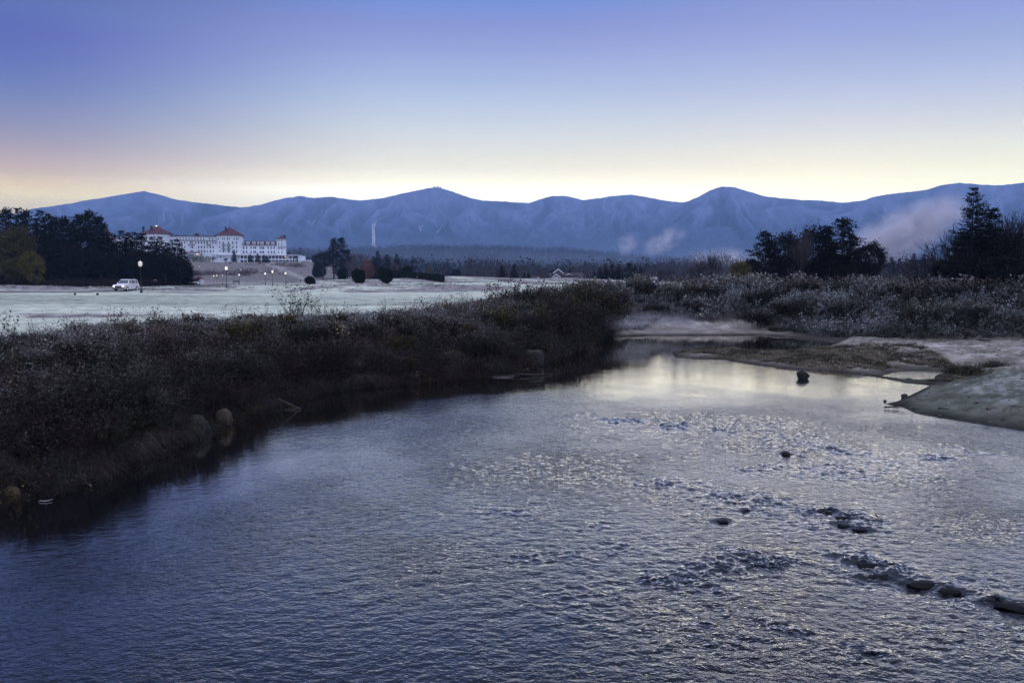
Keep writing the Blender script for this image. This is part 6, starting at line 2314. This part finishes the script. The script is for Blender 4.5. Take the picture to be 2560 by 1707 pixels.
# ================================================================== houses beyond the bushes
def gable(m, x0, x1, y0, y1, z0, z1, ax='y', col=(.5, .5, .5), over=.3, th=.18):
    """two roof slabs with thickness; ridge along y or x"""
    if ax == 'y':
        xm = (x0 + x1) / 2
        for s, xe in ((-1, x0 - over), (1, x1 + over)):
            m.add([(xe, y0 - over, z0), (xm, y0 - over, z1), (xm, y1 + over, z1), (xe, y1 + over, z0), (xe, y0 - over, z0 - th), (xm, y0 - over, z1 - th), (xm, y1 + over, z1 - th), (xe, y1 + over, z0 - th)],
                  [(0, 1, 2, 3), (7, 6, 5, 4), (0, 4, 5, 1), (1, 5, 6, 2), (2, 6, 7, 3), (3, 7, 4, 0)], None, col)
    else:
        ym = (y0 + y1) / 2
        for s, ye in ((-1, y0 - over), (1, y1 + over)):
            m.add([(x0 - over, ye, z0), (x0 - over, ym, z1), (x1 + over, ym, z1), (x1 + over, ye, z0), (x0 - over, ye, z0 - th), (x0 - over, ym, z1 - th), (x1 + over, ym, z1 - th), (x1 + over, ye, z0 - th)],
                  [(0, 1, 2, 3), (7, 6, 5, 4), (0, 4, 5, 1), (1, 5, 6, 2), (2, 6, 7, 3), (3, 7, 4, 0)], None, col)


M_FROSTROOF = mat_plain('frosted_roof', (.20, .20, .21), .85, .1)
M_SIDING = mat_plain('grey_siding', (.10, .095, .10), .85, .1)
LD = 320.0
lm = LD / F
xc = (1408 - 1280) / F * LD
zc = tz(xc, LD)
lx = lambda px: (px - 1408) * lm
lz = lambda py: 5 + (690 - py) * lm - zc
lod = thing('lodge', 'grey gabled lodge with white trim behind the brown bushes', 'house', (xc, LD, zc))
part('wall', M_SIDING, lod, lambda m: m.box(lx(1374), lx(1456), 0, 9, -1, lz(691)))
part('roof', M_SHINGLE, lod, lambda m: gable(m, lx(1374), lx(1456), 0, 9, lz(691), lz(682), 'x'))
part('wall', M_SIDING, lod, lambda m: (m.box(lx(1383), lx(1405), -.5, 8, 0, lz(682)), m.add([(lx(1383), -.5, lz(682)), (lx(1405), -.5, lz(682)), (lx(1394), -.5, lz(673.5))], None, [(0, 1, 2)])))
part('roof', M_SHINGLE, lod, lambda m: gable(m, lx(1383), lx(1405), -.6, 8, lz(682), lz(672.5), 'y'))


def barge(m, a, b, t, zb, y):
    for s, xe in ((-1, a), (1, b)):
        xm = (a + b) / 2
        m.add([(xe, y, lz(zb)), (xm, y, lz(t)), (xm, y, lz(t) - .38), (xe, y, lz(zb) - .38), (xe, y - .06, lz(zb)), (xm, y - .06, lz(t)), (xm, y - .06, lz(t) - .38), (xe, y - .06, lz(zb) - .38)],
              [(0, 1, 2, 3), (7, 6, 5, 4), (0, 4, 5, 1), (3, 2, 6, 7), (1, 5, 6, 2), (0, 3, 7, 4)])


part('gable_trim', M_WHITE, lod, lambda m: barge(m, lx(1382), lx(1408), 672, 682.5, -1.0))
part('wall', M_SIDING, lod, lambda m: (m.box(lx(1380), lx(1399), -2.5, -.52, -1, lz(693)), m.add([(lx(1380), -2.5, lz(693)), (lx(1399), -2.5, lz(693)), (lx(1389.5), -2.5, lz(685.5))], None, [(0, 1, 2)])))
part('porch_roof', M_SHINGLE, lod, lambda m: gable(m, lx(1380), lx(1399), -2.6, -.5, lz(693), lz(685), 'y'))
part('gable_trim', M_WHITE, lod, lambda m: barge(m, lx(1378), lx(1401), 684.5, 694, -3.0))
for px in (1386, 1389.5, 1393):
    part('window', M_WHITE, lod, lambda m: m.box(lx(px) - .2, lx(px) + .2, -2.56, -2.5, lz(697), lz(692)))
for px in (1422,):
    d = part('dormer', M_SIDING, lod, lambda m: m.box(lx(px - 3), lx(px + 3), -.2, 4, lz(691), lz(687)))
    part('dormer_roof', M_WHITE, d, lambda m: gable(m, lx(px - 3), lx(px + 3), -.3, 4, lz(687), lz(684.5), 'y'))
part('wall', M_SIDING, lod, lambda m: (m.box(lx(1436), lx(1457), -1.5, -.02, -1, lz(692)), m.add([(lx(1436), -1.5, lz(692)), (lx(1457), -1.5, lz(692)), (lx(1440), -1.5, lz(684.5))], None, [(0, 1, 2)])))
part('gable_trim', M_FROSTROOF, lod, lambda m: m.add([(lx(1439), -1.9, lz(683.5)), (lx(1459), -1.9, lz(697)), (lx(1459), 4, lz(697)), (lx(1439), 4, lz(683.5)), (lx(1439), -1.9, lz(685)), (lx(1459), -1.9, lz(698.5)), (lx(1459), 4, lz(698.5)), (lx(1439), 4, lz(685))],
                                              [(0, 1, 2, 3), (7, 6, 5, 4), (0, 4, 5, 1), (1, 5, 6, 2), (2, 6, 7, 3), (3, 7, 4, 0)]), label='pale frosted roof slope at the right end')
# small house
xc2 = (1340 - 1280) / F * 300
zc2 = tz(xc2, 300)
sx = lambda px: (px - 1340) * 300 / F
sz = lambda py: 5 + (690 - py) * 300 / F - zc2
sh = thing('house', 'small grey house with a dormer left of the gabled lodge', 'house', (xc2, 300, zc2))
part('wall', M_SIDING, sh, lambda m: m.box(sx(1331), sx(1351), 0, 5, -.5, sz(698)))
part('roof', M_SHINGLE, sh, lambda m: gable(m, sx(1331), sx(1351), 0, 5, sz(698), sz(690), 'x'))
d = part('dormer', M_WHITE, sh, lambda m: m.box(sx(1343), sx(1348), -.1, 2, sz(696), sz(692)))
part('dormer_roof', M_SHINGLE, d, lambda m: gable(m, sx(1343), sx(1348), -.15, 2, sz(692), sz(689), 'y'))
part('window', M_WHITE, sh, lambda m: m.box(sx(1334), sx(1337), -.05, 0, sz(703), sz(700)))
# little shed and the low pale roof
for px, py, wpx, D, lb in [(1587, 704, 10, 262, 'little pale shed at the foot of the dense conifer stand'), (1634, 706, 14, 300, 'low house showing only a pale roof right of the pyramid evergreen')]:
    x = (px - 1280) / F * D
    m_ = D / F
    zt = tz(x, D)
    b = thing('shed' if wpx == 10 else 'house', lb, 'shed' if wpx == 10 else 'house', (x, D, zt))
    w2 = wpx * m_ / 2
    part('wall', M_SIDING, b, lambda m: m.box(-w2, w2, 0, 3, -.3, 1.3))
    part('roof', M_FROSTROOF, b, lambda m: gable(m, -w2, w2, 0, 3, 1.3, 2.3, 'x'))
    part('door', M_WHITE, b, lambda m: m.box(-.4, .4, -.04, 0, 0, 1.1))

# summit buildings
for px, py, hpx, lb in [(1086, 467.5, 4, 'low hut on the middle summit, left of the others'), (1094, 466, 5, 'tallest mast-topped building on the middle summit'), (1101, 468, 3.5, 'low hut on the right of the middle summit')]:
    pt = None
    yy = py
    while pt is None and yy < 500:
        pt, dist = mhit(px, yy)
        yy += .5
    if pt is None:
        continue
    k = dist / F
    mb = MB()
    mb.box(-2.2 * k, 2.2 * k, -6, 6, -12, hpx * k * .6)
    mb.box(-.5 * k, .5 * k, -2, 2, hpx * k * .6 + .01, hpx * k)
    o = mb.build('summit_building', M_SIDING)
    o.location = pt
    tag(o, lb, 'building')

# ================================================================== drifting mist
def mist(px, py, D, wpx, hpx, dens, rot=0.0, depth=60, scale=2.2, seed=0.0):
    p = AT(px, py, D)
    m_ = D / F
    bm = bmesh.new()
    bmesh.ops.create_icosphere(bm, subdivisions=3, radius=1)
    me = bpy.data.meshes.new('mist')
    bm.to_mesh(me)
    bm.free()
    o = link('mist', me)
    o.location = [float(q) for q in p]
    o.scale = (wpx * m_ / 2, depth, hpx * m_ / 2)
    o.rotation_euler = (0, rot, 0)
    m = bpy.data.materials.new('mist_vapour')
    m.use_nodes = True
    nt = m.node_tree
    N, Lk = nt.nodes, nt.links
    N.remove(N['Principled BSDF'])
    v = N.new('ShaderNodeVolumePrincipled')
    v.inputs['Color'].default_value = (.95, .92, 1.0, 1)
    tc = N.new('ShaderNodeTexCoord')
    ln = N.new('ShaderNodeVectorMath')
    ln.operation = 'LENGTH'
    Lk.new(tc.outputs['Object'], ln.inputs[0])
    fall = N.new('ShaderNodeMapRange')
    fall.interpolation_type = 'SMOOTHSTEP'
    fall.inputs['From Min'].default_value = 1.0
    fall.inputs['From Max'].default_value = .0
    Lk.new(ln.outputs['Value'], fall.inputs['Value'])
    nz = N.new('ShaderNodeTexNoise')
    nz.inputs['Scale'].default_value = scale
    nz.inputs['Detail'].default_value = 6
    nz.inputs['Distortion'].default_value = .6
    mp = N.new('ShaderNodeMapping')
    mp.inputs['Location'].default_value = (seed, seed * 2, 0)
    mp.inputs['Scale'].default_value = (1, 1, .6)
    Lk.new(tc.outputs['Object'], mp.inputs['Vector'])
    Lk.new(mp.outputs['Vector'], nz.inputs['Vector'])
    nr = N.new('ShaderNodeMapRange')
    nr.inputs['From Min'].default_value = .42
    nr.inputs['From Max'].default_value = .80
    Lk.new(nz.outputs['Fac'], nr.inputs['Value'])
    mu = N.new('ShaderNodeMath')
    mu.operation = 'MULTIPLY'
    Lk.new(fall.outputs['Result'], mu.inputs[0])
    Lk.new(nr.outputs['Result'], mu.inputs[1])
    mu2 = N.new('ShaderNodeMath')
    mu2.operation = 'MULTIPLY'
    mu2.inputs[1].default_value = dens
    Lk.new(mu.outputs[0], mu2.inputs[0])
    Lk.new(mu2.outputs[0], v.inputs['Density'])
    Lk.new(v.outputs['Volume'], N['Material Output'].inputs['Volume'])
    me.materials.append(m)
    tag(o, kind='stuff')


mist(2250, 588, 700, 420, 150, .40, -.46, 40, 3.0, 1.3)
mist(2300, 570, 720, 240, 100, .26, -.35, 40, 2.8, 5.2)
mist(2180, 636, 690, 260, 150, .24, -.3, 35, 2.4, 4.1)
mist(1660, 604, 1500, 150, 70, .07, -.5, 60, 2.4, 7.7)
mist(1568, 612, 1500, 80, 70, .05, -.3, 60, 2.4, 9.2)
mist(1810, 652, 420, 280, 80, .10, 0, 40, 2.4, 2.6)
mist(1640, 806, 64, 400, 70, .20, 0, 8, 2.4, 3.6)


# thin even mist lying on the valley floor before the far woods
mb = MB()
mb.box(-260, 1500, 560, 2450, 1, 38)
m = bpy.data.materials.new('valley_mist')
m.use_nodes = True
m.node_tree.nodes.remove(m.node_tree.nodes['Principled BSDF'])
v = m.node_tree.nodes.new('ShaderNodeVolumePrincipled')
v.inputs['Color'].default_value = (.55, .72, 1.0, 1)
v.inputs['Density'].default_value = 3.2e-4
m.node_tree.links.new(v.outputs['Volume'], m.node_tree.nodes['Material Output'].inputs['Volume'])
tag(mb.build('mist', m), kind='stuff')
